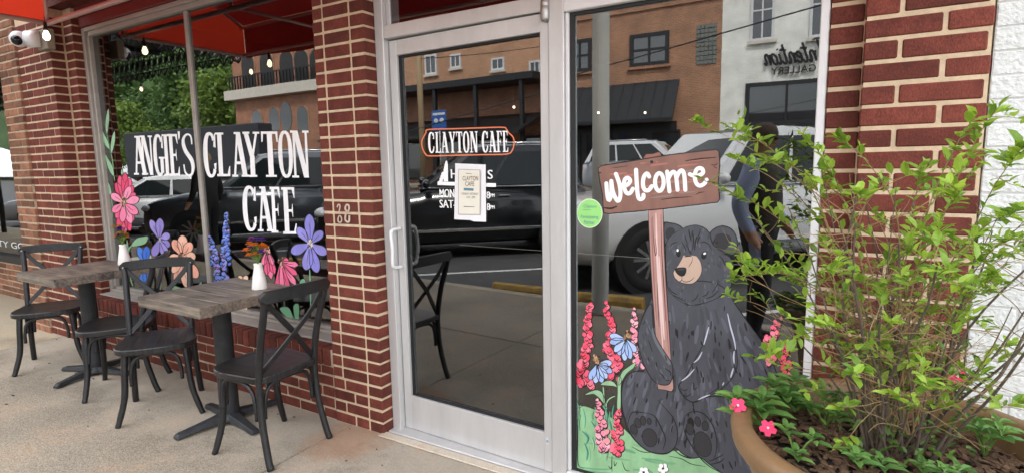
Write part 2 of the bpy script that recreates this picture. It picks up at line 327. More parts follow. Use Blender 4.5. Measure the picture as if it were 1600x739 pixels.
# =====================================================================
#  BRICKWORK
# =====================================================================
CH = .0677; JT = .0125
_bc = {}
def brick(parent, x0, x1, y0, y1, z0, z1, mat, jit=.0012, name='brick', bev=.004):
    dx, dy, dz = round(x1-x0, 3), round(y1-y0, 3), round(z1-z0, 3)
    k = (dx, dy, dz, mat.name, bev)
    if k not in _bc:
        me = MB().box(-dx/2, dx/2, -dy/2, dy/2, -dz/2, dz/2).mesh('brick', bevel=bev); me.materials.append(mat); _bc[k] = me
    o = bpy.data.objects.new(name, _bc[k]); C.objects.link(o); o.parent = parent
    o.location = Vector(((x0+x1)/2, (y0+y1)/2, (z0+z1)/2)) - wloc(parent) + Vector((rnd.uniform(-jit, jit), rnd.uniform(-jit, jit), rnd.uniform(-jit, jit)))
    o.rotation_euler = (rnd.uniform(-.004, .004), rnd.uniform(-.004, .004), rnd.uniform(-.005, .005))
    return o
def cz(k): return .065 + k*CH
def course(k): return max(.004, cz(k)+JT/2), cz(k+1)-JT/2
# --- pier between window and door
t = thing('brick_pier', 'narrow red brick pier between the lettered window and the glass door', 'brick pier', (-2.3, 0, 0))
MB().box(-2.482, -2.119, .004, .17, 0, 2.77).build('mortar', M['mortar'], t)
for k in range(-1, 39):
    z0, z1 = course(k)
    if k < 3:
        s = -2.487
        if k % 2: xs = [(-2.487, -2.33), (-2.319, -2.225), (-2.214, -2.114)]
        else: xs = [(-2.487, -2.402), (-2.391, -2.225), (-2.214, -2.114)]
    else: xs = [(-2.487, -2.416), (-2.405, -2.222), (-2.211, -2.114)]
    for a, b in xs: brick(t, a, b, 0, .092, z0, z1, M['brick'])
num = MB()      # ghost of a removed house number on two bricks
def strokes_on(mb, plist, wd, fn, d=.0012):
    for pts in plist:
        pts = spline([(p[0], p[1], 0) for p in pts], 4)
        vs = []
        for i, p in enumerate(pts):
            tn = (pts[min(i+1, len(pts)-1)]-pts[max(0, i-1)]).normalized(); nn = Vector((-tn.y, tn.x, 0))*wd/2
            vs += [fn(p+nn), fn(p-nn)]
        mb.add(vs, [(2*i, 2*i+1, 2*i+3, 2*i+2) for i in range(len(pts)-1)])
f_ = lambda q: aty(490+q.x*.2165, 280+q.y*.2165, -.0035)
strokes_on(num, [[(170, 205), (178, 185), (190, 190), (188, 215), (183, 240)], [(186, 262), (176, 285), (180, 310), (198, 310), (202, 285), (190, 262)]], 9, f_)
strokes_on(num, [[(232, 250), (228, 290), (240, 308), (256, 305), (258, 262)], [(245, 240), (228, 215), (236, 188), (252, 190), (256, 215), (245, 240)]], 13, f_)
num.build('number_ghost', mk('glue_residue', srgb(196, 176, 158), .8, .2, 60, .2), t)
# --- left pier of the cafe
t = thing('brick_pier', 'wide stepped red brick pier left of the lettered window behind the farthest chair', 'brick pier', (-5.85, 0, 0))
MB().box(-6.196, -5.583, .004, .3, 0, 2.77).build('mortar', M['mortar'], t)
MB().box(-5.60, -5.439, .111, .33, 0, 2.77).build('mortar', M['mortar'], t)
for k in range(-1, 39):
    z0, z1 = course(k)
    xs = [(-6.2, -6.105), (-6.094, -5.894), (-5.883, -5.683), (-5.672, -5.579)] if k % 2 else [(-6.2, -5.999), (-5.988, -5.788), (-5.777, -5.579)]
    for a, b in xs: brick(t, a, b, 0, .098, z0, z1, M['brick'])
    brick(t, -5.575, -5.435, .107, .32, z0, z1, M['brick'])
# --- right pier
t = thing('brick_pier', 'large-looking red brick pier behind the shrub beside the white wall', 'brick pier', (.15, 0, 0))
MB().box(.033, .342, .004, .2, 0, 2.77).build('mortar', M['mortar'], t)
MB().box(-.067, .05, .064, .2, 0, 2.77).build('mortar', M['mortar'], t)
for k in range(-1, 39):
    z0, z1 = course(k)
    xs = [(.029, .118), (.129, .333)] if k % 2 else [(.029, .226), (.238, .344)]
    for a, b in xs: brick(t, a, b, 0, .06, z0, z1, M['brick'])
    brick(t, -.069, .027, .06, .13, z0, z1, M['brick'])
# --- wall under the window
t = thing('window_wall', 'low red brick wall under the lettered window, topped by upright bricks', 'brick wall', (-3.9, 0, 0))
MB().box(-5.44, -2.49, .007, .25, 0, .33).build('mortar', M['mortar_dim'], t)
for k in range(-1, 4):
    z0, z1 = course(k)
    if k == 3: z1 = .318
    x = -5.435 - (.1 if k % 2 else 0)
    while x < -2.49:
        a, b = max(x, -5.435), min(x+.2, -2.492)
        if b-a > .03: brick(t, a, b, 0.002, .1, z0, z1, M['brick'], .0022)
        x += .2105
x = -5.43
while x < -2.56:
    brick(t, x, x+.058, -.004+rnd.uniform(-.003, .003), .21, .326, .428, M['brick'], .002); x += .0682
MB().box(-5.435, -2.49, .006, .215, .318, .421).build('mortar', M['mortar_dim'], t)
# --- neighbour on the left, set back
YN = atz(20, 464, 0).y
XN0, XN1 = -6.58, -6.203
t = thing('brick_pier', 'weathered brown brick pier of the neighbouring shop at the left edge', 'brick pier', (-6.4, 0, 0))
MB().box(XN0+.004, XN1-.002, -.014, YN+.2, 0, 3.3).build('mortar', M['mortar_dim'], t)
for k in range(-1, 47):
    z0, z1 = course(k)
    xs = [(XN0, XN0+.17), (XN0+.181, XN1)] if k % 2 else [(XN0, XN0+.085), (XN0+.096, XN0+.275), (XN0+.286, XN1)]
    for a, b in xs: brick(t, a, b, -.019, .08, z0, z1, M['brick_tan'], .0025)
xe = aty(40, 440, YN).x
zs = aty(20, 411, YN).z
t = thing('shop_wall', 'low brown brick wall under the neighbouring shop window', 'brick wall', (-8, YN, 0))
MB().box(-10.4, XN0-.002, YN+.005, YN+.2, 0, zs).build('mortar', M['mortar_dim'], t)
k = -1
while cz(k+1) < zs:
    z0, z1 = course(k); x = -9.6-(.1 if k % 2 else 0)
    while x < XN0-.03:
        brick(t, x, min(x+.2, XN0-.004), YN, YN+.09, z0, z1, M['brick_tan'], .003); x += .2105
    k += 1
# --- painted white wall on the right
t = thing('painted_wall', 'white painted brick wall at the right edge behind the shrub', 'wall', (1.2, 0, 0))
MB().box(.348, 9, .0105, .6, 0, 5.4).build('painted_mortar', M['white_joint'], t)  # unseen length and height extended to stop sun leaking past
for k in range(-1, 49):
    z0, z1 = cz(k)+.0014, cz(k+1)-.0014
    if z0 < 0: z0 = .003
    x = .348 - (.1 if k % 2 else 0)
    while x < (1.3 if k < 40 else .5):
        a = max(x, .348); brick(t, a, x+.2078, .008, .1, z0, z1, M['brick_white'], .0008, bev=.003); x += .2105
MB().box(1.32, 8.99, .006, .05, 0, 5.38).build('painted_bricks', M['brick_white'], t)
# --- wall over the shop front, above the awning
t = thing('upper_wall', 'dark brick wall over the shop front above the red awning', 'wall', (-3, .1, 2.7))
MB().box(-6.2, .344, .02, .4, 2.775, 5.2).build('brickwork', M['brick'], t)
MB().box(-10.4, -6.205, .02, .6, 3.3, 5.2).build('brickwork', M['brick_tan'], t)
t = thing('added_shop_row', 'plain brown brick mass out of view, added to carry the row and its shade left', 'building', (-17, .1, 0)); MB().box(-26, -10.41, .02, 4, 0, 5.2).build('wall', M['brick_tan'], t); win_y = 0  # unseen mass added to carry the row and its shade leftward

# =====================================================================
#  SHOP FRONT GLAZING
# =====================================================================
def pane(name, x0, x1, y, z0, z1, parent, mat=None):
    th = .008
    me = MB().box(x0, x1, y, y+th, z0, z1)
    o = me.build(name, [mat or M['glass'], M['clear']], parent)
    for p in o.data.polygons: p.material_index = 0 if p.normal.y < -.5 else 1
    return o
GL = .22
wl = thing('lettered_window', 'two-pane shop window with white cafe lettering and painted flowers', 'window', (-3.85, GL, .43))
fx0, fx1, fz0, fz1 = -5.433, -2.40, .43, 2.62
fr = MB(); fr.box(fx0, -5.392, .17, .27, fz0, fz1); fr.box(-5.3918, -5.365, .19, .27, .48, 2.557)
fr.box(-5.3915, -2.4, .172, .27, 2.59, 2.621); fr.box(-5.3645, -2.4, .187, .27, 2.555, 2.5895)
fr.build('frame', M['alu_old'], wl, bevel=.003)
MB().box(-4.022, -3.982, .204, .235, .482, 2.5545).build('mullion', M['alu_old'], wl, bevel=.003)
sl = MB(); sl.box(-5.3915, -2.49, .075, .25, .43, .442); sl.box(-5.3915, -2.49, .17, .25, .4425, .462); sl.box(-5.3645, -2.4, .19, .25, .4625, .482)
sl.build('sill', M['alu_old'], wl, bevel=.003)
pane('pane', -5.364, -4.0225, GL, .4825, 2.5548, wl); pane('pane', -3.9815, -2.4, GL, .4825, 2.5548, wl)
fb = thing('fascia_board', 'maroon board above the lettered window', 'board', (-3.85, .08, 2.6))
MB().box(-5.433, -2.49, .155, .3, 2.623, 2.9).build('board', M['maroon'], fb, bevel=.004)
MB().box(-5.433, -2.49, .135, .154, 2.7, 2.9).build('trim', M['maroon'], fb, bevel=.004)
# --- door with frame and transom
dr = thing('glass_door', 'aluminium framed glass cafe door with white pull handle', 'door', (-1.58, .09, 0))
fr = MB(); FY0, FY1 = .073, .175
fr.box(-2.112, -2.0555, FY0, FY1, .012, 2.95); fr.box(-1.1165, -1.045, FY0-.004, FY1, .012, 2.95)
fr.box(-2.0553, -1.1167, FY0+.002, FY1, 2.104, 2.168); fr.box(-2.0553, -1.1167, FY0+.002, FY1, 2.78, 2.95)
fr.box(-2.0551, -2.03, FY0+.03, FY1, 2.1685, 2.7795); fr.box(-1.142, -1.1169, FY0+.03, FY1, 2.1685, 2.7795)
fr.build('door_frame', M['alu'], dr, bevel=.0025)
pane('transom_pane', -2.0298, -1.1422, YG, 2.169, 2.7795, dr)
lf = MB(); LY0, LY1 = .08, .135
lf.box(-2.051, -2.003, LY0, LY1, .018, 2.098); lf.box(-1.163, -1.121, LY0, LY1, .018, 2.098)
lf.box(-2.0029, -1.1631, LY0+.0004, LY1, 2.022, 2.0975); lf.box(-2.0029, -1.1631, LY0+.0004, LY1, .0185, .208)
leaf = lf.build('door_leaf', M['alu'], dr, bevel=.002)
pane('door_pane', -2.002, -1.164, YG, .209, 2.021, leaf)
gk = MB(); gy0, gy1 = .096, .109
gk.box(-2.0028, -1.993, gy0, gy1, .2085, 2.0215); gk.box(-1.1725, -1.1632, gy0, gy1, .2085, 2.0215); gk.box(-1.9929, -1.1726, gy0, gy1, 2.013, 2.0215); gk.box(-1.9929, -1.1726, gy0, gy1, .2085, .217)
gk.build('gasket', M['gasket'], leaf)
MB().box(-2.11, -1.05, .03, .16, .0025, .0165).build('threshold', M['alu'], dr, bevel=.004)
hz0, hz1 = .93, 1.135; hx = -2.028
hp = spline([(hx, .078, hz1), (hx-.002, .05, hz1), (hx-.006, .022, hz1-.008), (hx-.004, .014, hz1-.035), (hx+.004, .012, (hz0+hz1)/2), (hx-.002, .014, hz0+.035), (hx-.004, .022, hz0+.008), (hx-.002, .05, hz0), (hx, .078, hz0)], 4)
MB().tube(hp, .0095, 10).build('pull_handle', M['white_paint'], leaf, smooth=True)
cap = MB().lathe([(.001, 0), (.017, .004), (.02, .012), (.02, .062), (.0195, .064), (.0195, .066), (.02, .068), (.02, .085), (.018, .09), (.001, .09)], 20, (-1.128, .066, 2.055)); cap.build('pivot_cap', M['steel'], leaf, smooth=True)
lk = MB().box(-1.152, -1.139, .0785, .0797, .152, .188); lk.build('sticker', mk('paper_sticker', srgb(206, 204, 196), .6, .05, 30, 0), leaf)
MB().box(-1.1505, -1.1405, .0772, .0784, .165, .175).build('sticker_print', mk('blue_print', srgb(120, 150, 205), .6, .05, 30, 0), leaf)
MB().box(-1.14, -1.112, .045, .0725, .003, .018).build('door_stop', M['alu'], dr, bevel=.003)
st = thing('door_step', 'pale concrete sill strip below the glass door', 'step', (-1.58, .02, 0))
MB().box(-2.13, -1.04, -.03, .026, .0035, .012).build('step_slab', M['concrete_pale'], st, bevel=.004)
# --- right window
wr = thing('mural_window', 'tall shop window painted with a sitting bear and welcome sign', 'window', (-.55, YG, 0))
fr = MB(); fr.box(-.099, -.0705, .07, .175, 0, 2.95); fr.box(-1.0448, -.0992, .071, .175, 2.086, 2.2); fr.box(-1.0448, -.0992, .071, .175, .003, .05); fr.box(-1.0448, -1.03, .085, .175, .0505, 2.0855)
fr.build('frame', M['white_paint'], wr, bevel=.003)
gk = MB(); gk.box(-1.0298, -1.009, .098, .1095, .0508, 2.0855); gk.box(-1.0088, -.0994, .098, .1095, 2.072, 2.0855); gk.box(-1.0088, -.0994, .098, .1095, .0508, .06)
gk.build('gasket', M['gasket'], wr)
pane('pane', -1.0296, -.0994, YG, .0502, 2.0856, wr)
MB().box(-1.0446, -.0994, .08, .17, 2.2005, 2.95).build('head_panel', M['white_paint'], wr)
# --- neighbour's window
XW = aty(17, 200, YN).x
wn = thing('shop_window', 'neighbouring shop window with small white lettering at the left edge', 'window', (-8, YN, .7))
zt = zs
fr = MB(); fr.box(-9.7, XN0-.004, YN-.02, YN+.1, zs+.002, zs+.085); fr.box(-9.7, XN0-.004, YN, YN+.1, 2.9, 3.29); fr.box(XN0-.05, XN0-.005, YN, YN+.1, zs+.0855, 2.8995)
fr.build('frame', M['black_plastic'], wn, bevel=.004)
pane('pane', -9.7, XN0-.051, YN+.04, zs+.0855, 2.899, wn)
_glyph = {}
def text_mesh(s, size, ext=0.0):
    cu = bpy.data.curves.new('t', 'FONT'); cu.body = s; cu.size = size; cu.extrude = ext; cu.resolution_u = 3
    ob = bpy.data.objects.new('t', cu); C.objects.link(ob)
    dg = bpy.context.evaluated_depsgraph_get(); me = bpy.data.meshes.new_from_object(ob.evaluated_get(dg))
    bpy.data.objects.remove(ob); return me
def text(name, s, x0, x1, z0, z1, y, mat, parent, shear=0, flip=False, ext=0.0, slope=0):
    """block text standing in the XZ plane, fitted to a box, read from -Y (or from +Y when flip)"""
    me = text_mesh(s, 1, ext); vs = me.vertices
    a0, a1 = min(v.co.x for v in vs), max(v.co.x for v in vs); b0, b1 = min(v.co.y for v in vs), max(v.co.y for v in vs); off = wloc(parent)
    for v in vs:
        tx, tz = (v.co.x-a0)/(a1-a0), (v.co.y-b0)/(b1-b0)
        px_ = x0+(x1-x0)*tx + shear*(tz-.5)*(z1-z0)
        if flip: px_ = x1-(px_-x0)
        v.co = Vector((px_, y-(-1 if flip else 1)*v.co.z, z0+(z1-z0)*tz+slope*tx)) - off
    return link(name, me, mat, parent)
white_ink = mk('white_lettering', srgb(235, 235, 235), .55, .04, 8, 0)
xa = aty(38, 384, YN+.035).x; zz = aty(20, 384, YN+.035).z
text('lettering', 'QUALITY GO', xa-1.52, xa, zz-.045, zz+.045, YN+.036, white_ink, wn)

# --- dim room behind the glass
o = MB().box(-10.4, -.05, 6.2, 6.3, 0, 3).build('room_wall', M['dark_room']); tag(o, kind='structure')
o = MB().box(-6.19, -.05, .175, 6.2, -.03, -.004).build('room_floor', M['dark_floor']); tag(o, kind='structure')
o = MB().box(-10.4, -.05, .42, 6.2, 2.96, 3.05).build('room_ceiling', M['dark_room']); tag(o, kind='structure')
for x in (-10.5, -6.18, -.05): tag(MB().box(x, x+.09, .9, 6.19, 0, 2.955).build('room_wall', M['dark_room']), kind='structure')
def pendant(u, v, Y, label):
    q = aty(u, v, Y); t = thing('pendant_lamp', label, 'lamp', (q.x, q.y, q.z), 'lamps inside the cafe')
    MB().tube([(q.x, q.y, q.z+.05), (q.x, q.y, 2.955)], .004, 6).build('cord', M['black_plastic'], t)
    MB().lathe([(.008, .06), (.012, .03), (.026, .0)], 14, q).build('shade', M['black_plastic'], t, smooth=True)
    MB().ball((q.x, q.y, q.z-.02), .014, 12, 8).build('bulb', M['lamp'], t, smooth=True)
pendant(803, 165, 3.2, 'lit lamp glowing inside behind the glass door')
pendant(935, 174, 4.2, 'lit lamp inside at the left of the mural window')
pendant(1008, 174, 4.4, 'small lit lamp inside above the painted welcome sign')

# =====================================================================
#  AWNING, LIGHTS, SECURITY CAMERA
# =====================================================================
AX0, AX1, AYF, AZB = -5.46, .42, -1.22, 2.63
aw = thing('red_awning', 'red canvas awning on a pipe frame above the cafe front', 'awning', (-2.5, -.05, AZB))
fab = MB()
nx = 24
for i in range(nx):          # sloping roof, slightly sagging between rafters
    xa_, xb_ = AX0+(AX1-AX0)*i/nx, AX0+(AX1-AX0)*(i+1)/nx
    fab.add([(xa_, -.02, 3.55), (xb_, -.02, 3.55), (xb_, AYF, 2.93), (xa_, AYF, 2.93)], [(0, 1, 2, 3)])
roof = fab.build('canopy', M['red_fabric'], aw)
fab = MB()
n = 40
vs = []; fs = []
for i in range(n+1):
    x = AX0+(AX1-AX0)*i/n; vs += [(x, AYF-.004, 2.929), (x, AYF-.01+.006*math.sin(i*1.7), AZB-.03+.012*math.sin(i*.8))]
    if i: fs.append((2*i-2, 2*i-1, 2*i+1, 2*i))
fab.add(vs, fs); fab.build('valance', M['red_fabric'], aw)
for x in (AX0, AX1):
    fab = MB().add([(x, -.03, AZB), (x, -.03, 3.54), (x, AYF+.002, 2.925), (x, AYF+.002, AZB-.02)], [(0, 1, 2, 3)])
    fab.build('end_panel', M['backlit_fabric'], aw)
for nm, a, b, r in [('rear_bar', (AX0, -.055, AZB-.015), (AX1, -.055, AZB-.015), .02), ('front_bar', (AX0, AYF+.03, AZB), (AX1, AYF+.03, AZB), .016), ('front_bar', (AX0, AYF+.03, 2.9), (AX1, AYF+.03, 2.9), .016),
                    ('side_bar', (AX0+.03, -.05, AZB-.012), (AX0+.03, AYF+.04, AZB-.012), .018), ('side_bar', (AX1-.03, -.05, AZB-.012), (AX1-.03, AYF+.04, AZB-.012), .018)]:
    MB().tube([a, b], r, 8).build(nm, M['pink_pipe'], aw, smooth=True)
for x in (AX0+.025, -3.9, -2.3, -.8, AX1-.025):
    MB().tube([(x, -.05, 3.52), (x, AYF+.03, 2.905)], .015, 8).build('rafter', M['pink_pipe'], aw, smooth=True)
    MB().tube([(x, -.05, AZB), (x, -.05, 3.52)], .015, 8).build('upright', M['pink_pipe'], aw, smooth=True)
    if -5 < x < 0: MB().tube([(x, -.05, AZB), (x, AYF+.03, AZB)], .013, 8).build('strut', M['pink_pipe'], aw, smooth=True)
def bulb(p, label, z0):
    t = thing('string_bulb', label, 'light bulb', p, 'string light bulbs')
    MB().tube([(p[0], p[1], p[2]+.09), (p[0], p[1], z0)], .0025, 5).build('wire', M['black_plastic'], t)
    MB().lathe([(.002, .1), (.011, .095), (.013, .05), (.016, .035), (.001, .034)], 12, p).build('socket', M['black_plastic'], t, smooth=True)
    MB().lathe([(.010, .036), (.016, .02), (.024, 0), (.022, -.02), (.012, -.034), (.001, -.038)], 14, p).build('glass_bulb', M['bulb'], t, smooth=True)
q = aty(72.5, 56, -.13); bulb((q.x, q.y, q.z), 'glowing bulb hanging beside the white security camera', AZB)
i = 0
for x in (-5.0, -4.1, -3.2, -2.3, -1.4, -.5, .3):
    i += 1
    bulb((x, AYF+.06, 2.5), 'glowing string bulb under the front edge of the red awning, %s from the left' % ('first', 'second', 'third', 'fourth', 'fifth', 'sixth', 'seventh')[i-1], AZB-.01)
q = aty(43, 62, -.11)
sc_ = thing('security_camera', 'white turret security camera on the left brick pier', 'camera', (q.x, 0, q.z))
MB().box(q.x+.03, q.x+.2, -.06, -.001, q.z-.085, q.z+.07).build('mount_box', M['plastic_grey'], sc_, bevel=.006)
d = (CAM-q); d.z = -.9; d.normalize()
d = Vector((.75, -.6, -.28)).normalized(); hb = MB().tube([q+Vector((.09, .05, 0)), q+Vector((.01, .0, 0)), q+d*.02], [.062, .066, .06], 20, flat=1); hb.build('housing', M['plastic_white'], sc_, smooth=True)
MB().ball(q+Vector((-.03, -.045, -.002)), .062, 16, 10).build('ball', M['plastic_white'], sc_, smooth=True)
MB().ball(q+Vector((-.03, -.045, -.006))+d*.033, .041, 16, 10).build('lens', M['lens'], sc_, smooth=True)
# =====================================================================
#  TABLES AND CHAIRS
# =====================================================================
def copy_tree(o, parent=None):
    c = o.copy(); C.objects.link(c)
    if parent: c.parent = parent
    for ch in list(o.children): copy_tree(ch, c)
    return c
def make_chair():
    t = thing('bistro_chair', 'x', 'chair', (0, 0, 0), 'black cross-back chairs at the cafe tables')
    B = M['black_wood']; SZ = .455
    # seat: rounded trapezoid, wide at the front
    out = spline([(.215, 0, 0), (.19, .155, 0), (.10, .208, 0), (-.06, .195, 0), (-.18, .172, 0), (-.198, .09, 0), (-.2, 0, 0), (-.198, -.09, 0), (-.18, -.172, 0), (-.06, -.195, 0), (.10, -.208, 0), (.19, -.155, 0)], 5, True)
    st = MB(); k = len(out); lay = [(.972, SZ-.036), (1.0, SZ-.03), (1.0, SZ-.006), (.985, SZ), (.93, SZ), (.8, SZ-.003), (.45, SZ-.006)]
    vs = [(p.x*s_, p.y*s_, z) for s_, z in lay for p in out]
    fs = [(i*k+j, i*k+(j+1) % k, (i+1)*k+(j+1) % k, (i+1)*k+j) for i in range(len(lay)-1) for j in range(k)]
    fs += [tuple(range(k-1, -1, -1)), tuple(range((len(lay)-1)*k, len(lay)*k))]
    st.add(vs, fs); seat = st.build('seat', M['seat_wood'], t)
    for sy in (-1, 1):
        # front leg
        MB().tube(spline([(.14, sy*.15, SZ-.03), (.146, sy*.158, .33), (.15, sy*.17, .17), (.162, sy*.2, .05), (.17, sy*.216, 0)], 4), [.0182]*9+[.017]*4+[.0155]*4, 10).build('front_leg', B, t, smooth=True)
        # rear leg running up into the back post
        MB().tube(spline([(-.236, sy*.186, 0), (-.216, sy*.182, .06), (-.184, sy*.174, .2), (-.172, sy*.17, .33), (-.175, sy*.168, .455), (-.206, sy*.17, .62), (-.256, sy*.176, .78), (-.276, sy*.18, .86)], 4), .0178, 10).build('rear_post', B, t, smooth=True)
    # bent-wood hoops under the seat: front and both sides
    def hoop(p0, p1, rad=.0105):
        p0, p1 = Vector(p0), Vector(p1); m_ = (p0+p1)/2; up = Vector((0, 0, 1)); h = SZ-.052
        l = lambda f, z: p0.lerp(p1, f)*1 + up*(z-p0.z)
        pts = spline([l(0, .235), l(.01, .30), l(.06, .365), l(.17, h-.005), l(.32, h+.004), l(.5, h+.006), l(.68, h+.004), l(.83, h-.005), l(.94, .365), l(.99, .30), l(1, .235)], 4)
        MB().tube(pts, rad, 8).build('bent_brace', B, t, smooth=True)
    hoop((.17, -.127, 0), (.17, .127, 0)); hoop((.135, .166, 0), (-.152, .181, 0)); hoop((.135, -.166, 0), (-.152, -.181, 0)); hoop((-.166, -.145, 0), (-.166, .145, 0))
    # curved top rail with rounded ends
    r = MB(); n = 18; vs = []
    for i in range(n+1):
        y = -.208+.416*i/n; f = 1-(y/.208)**2; x = -.277-.035*f; hh = .031*(1 if abs(y) < .182 else math.sqrt(max(.12, 1-((abs(y)-.182)/.027)**2)))
        zc = .863+.008*f
        for dx, dz in ((.012, -hh), (.012, hh), (-.012, hh), (-.012, -hh)): vs.append((x+dx, y, zc+dz))
    fs = [(4*i+j, 4*i+(j+1) % 4, 4*i+4+(j+1) % 4, 4*i+4+j) for i in range(n) for j in range(4)] + [(3, 2, 1, 0), (4*n, 4*n+1, 4*n+2, 4*n+3)]
    r.add(vs, fs); rail = r.build('top_rail', B, t, bevel=.004)
    for sy in (-1, 1):
        MB().tube([(-.259, sy*.184, .863), (-.2635, sy*.184, .863)], .006, 8).build('screw', M['steel'], rail)
    # crossed back slats
    for sy in (-1, 1):
        pts = spline([(-.27, sy*.172, .845), (-.264+sy*.004, sy*.09, .745), (-.24+sy*.006, 0, .65), (-.2+sy*.004, -sy*.09, .545), (-.168, -sy*.163, .465)], 5)
        q = MB(); vs = []
        for i, p in enumerate(pts):
            tn = (pts[min(i+1, len(pts)-1)]-pts[max(i-1, 0)]).normalized(); nx_ = Vector((1, 0, .1)); nx_ = (nx_-tn*nx_.dot(tn)).normalized(); b = tn.cross(nx_)
            for a_, c_ in ((.005, -.014), (.005, .014), (-.005, .014), (-.005, -.014)): vs.append(p+nx_*a_+b*c_)
        fs = [(4*i+j, 4*i+(j+1) % 4, 4*i+4+(j+1) % 4, 4*i+4+j) for i in range(len(pts)-1) for j in range(4)] + [(3, 2, 1, 0), tuple(4*(len(pts)-1)+j for j in range(4))]
        q.add(vs, fs); q.build('cross_slat', B, t, bevel=.002)
    return t
def seatmat():
    m_, n, b = nodes('worn_black_seat'); N = n.nodes.new; K = n.links.new
    t = N('ShaderNodeTexCoord'); mp = N('ShaderNodeMapping'); mp.inputs['Scale'].default_value = (4, 70, 4); K(t.outputs['Object'], mp.inputs[0])
    n1 = N('ShaderNodeTexNoise'); n1.inputs['Scale'].default_value = 1; n1.inputs['Detail'].default_value = 6; K(mp.outputs[0], n1.inputs['Vector'])
    r = N('ShaderNodeValToRGB'); e = r.color_ramp.elements; e[0].position = .35; e[1].position = .75; e[0].color = (.006, .006, .007, 1); e[1].color = (.028, .025, .025, 1); K(n1.outputs['Fac'], r.inputs[0])
    sx = N('ShaderNodeSeparateXYZ'); K(t.outputs['Object'], sx.inputs[0])
    a = N('ShaderNodeMath'); a.operation = 'PINGPONG'; a.inputs[1].default_value = .026; K(sx.outputs['Y'], a.inputs[0])        # board grooves
    l = N('ShaderNodeMapRange'); l.inputs[1].default_value = 0; l.inputs[2].default_value = .0022; K(a.outputs[0], l.inputs[0])
    mu = N('ShaderNodeMath'); mu.operation = 'MULTIPLY_ADD'; mu.inputs[1].default_value = .15; K(n1.outputs['Fac'], mu.inputs[0]); K(l.outputs[0], mu.inputs[2])
    K(r.outputs[0], b.inputs['Base Color'])
    bp = N('ShaderNodeBump'); bp.inputs['Strength'].default_value = .5; bp.inputs['Distance'].default_value = .003; K(mu.outputs[0], bp.inputs['Height']); K(bp.outputs[0], b.inputs['Normal'])
    setp(b, Roughness=.36); return m_
M['seat_wood'] = seatmat(); wear(M['seat_wood'], (.26, .25, .24), .565, .63)
c0 = make_chair()
for i, (x, y, a, lab) in enumerate([
        (-5.165, -.355, -31, 'farthest black cross-back chair, left of the far table'),
        (-4.18, -.336, -128, 'black cross-back chair right of the far table, half hidden behind another chair'),
        (-3.555, -.40, -34, 'black cross-back chair left of the near table, its seat edge worn pale'),
        (-2.585, -.357, 181, 'nearest black cross-back chair, right of the near table by the brick pier')]):
    c = c0 if i == 0 else copy_tree(c0)
    c.location = (x, y, 0); c.rotation_euler = (0, 0, R(a)); c['label'] = lab
def make_table():
    t = thing('cafe_table', 'x', 'table', (0, 0, 0), 'square cafe tables on black pedestals')
    top = MB().box(-.275, .275, -.275, .275, .722, .765).build('tabletop', M['table_wood'], t)
    ys = [-.292, -.172, -.058, .058, .17, .286]
    for i in range(5): MB().box(-.295, .295, ys[i]+.0006, ys[i+1]-.0006, .719, .775+rnd.uniform(-.0006, .0006)).build('plank', M['table_wood'], top, bevel=.002)
    MB().lathe([(.05, .05), (.055, .06), (.053, .1), (.05, .69), (.06, .70), (.06, .7185)], 24).build('column', M['iron'], t, smooth=True)
    hub = MB().lathe([(.001, .012), (.075, .012), (.078, .03), (.06, .05), (.05, .066), (.001, .066)], 20); b = hub.build('base_hub', M['iron'], t, smooth=True)
    for k in range(4):
        a = k*math.pi/2; u_ = Vector((math.cos(a), math.sin(a), 0)); v_ = Vector((-u_.y, u_.x, 0)); vs = []
        prof = [(.03, .06, .04), (.09, .052, .036), (.19, .04, .03), (.285, .03, .027), (.302, .02, .022)]
        for d_, h_, w_ in prof:
            zb = .004 if d_ > .24 else .016
            for s_, z in ((-w_, zb), (-w_*.7, h_), (w_*.7, h_), (w_, zb)): vs.append(u_*d_+v_*s_+Vector((0, 0, z)))
        fs = [(4*i+j, 4*i+(j+1) % 4, 4*i+4+(j+1) % 4, 4*i+4+j) for i in range(len(prof)-1) for j in range(4)] + [(0, 1, 2, 3), (16, 17, 18, 19)]
        MB().add(vs, fs).build('foot', M['iron'], b, bevel=.003)
    return t
t0 = make_table(); t1 = copy_tree(t0)
t0.location = (-3.045, -.297, 0); t0['label'] = 'nearer square wooden cafe table with white vase, black pedestal'
t1.location = (-4.665, -.30, 0); t1['label'] = 'farther square wooden cafe table, partly hidden by a black chair'
for tt, a in ((t0, -8), (t1, 18)):
    for ch in tt.children:
        if ch.name.startswith('base_hub'): ch.rotation_euler = (0, 0, R(a))
# vases with flowers
orange = mk('orange_petals', srgb(240, 132, 30), .6, .25, 60, .2); ochre = mk('ochre_petals', srgb(206, 146, 44), .6, .25, 60, .2); purple = mk('purple_petals', srgb(98, 40, 150), .6, .3, 60, .2)
stemg = mk('flower_stem', srgb(92, 122, 52), .6, .3, 30, .1); pinkp = mk('pink_petals', srgb(222, 70, 120), .6, .2, 60, .1)
def leafquad(mb, p, d, n, L_, W_, fold=.15):
    d = d.normalized(); s = d.cross(n).normalized(); n = s.cross(d)
    mb.add([p, p+d*L_*.35+s*W_*.5+n*W_*fold, p+d*L_*.75+s*W_*.38+n*W_*fold*.4, p+d*L_-n*L_*.12, p+d*L_*.75-s*W_*.38+n*W_*fold*.4, p+d*L_*.35-s*W_*.5+n*W_*fold, p+d*L_*.5], [(0, 1, 6), (1, 2, 6), (2, 3, 6), (3, 4, 6), (4, 5, 6), (5, 0, 6)])
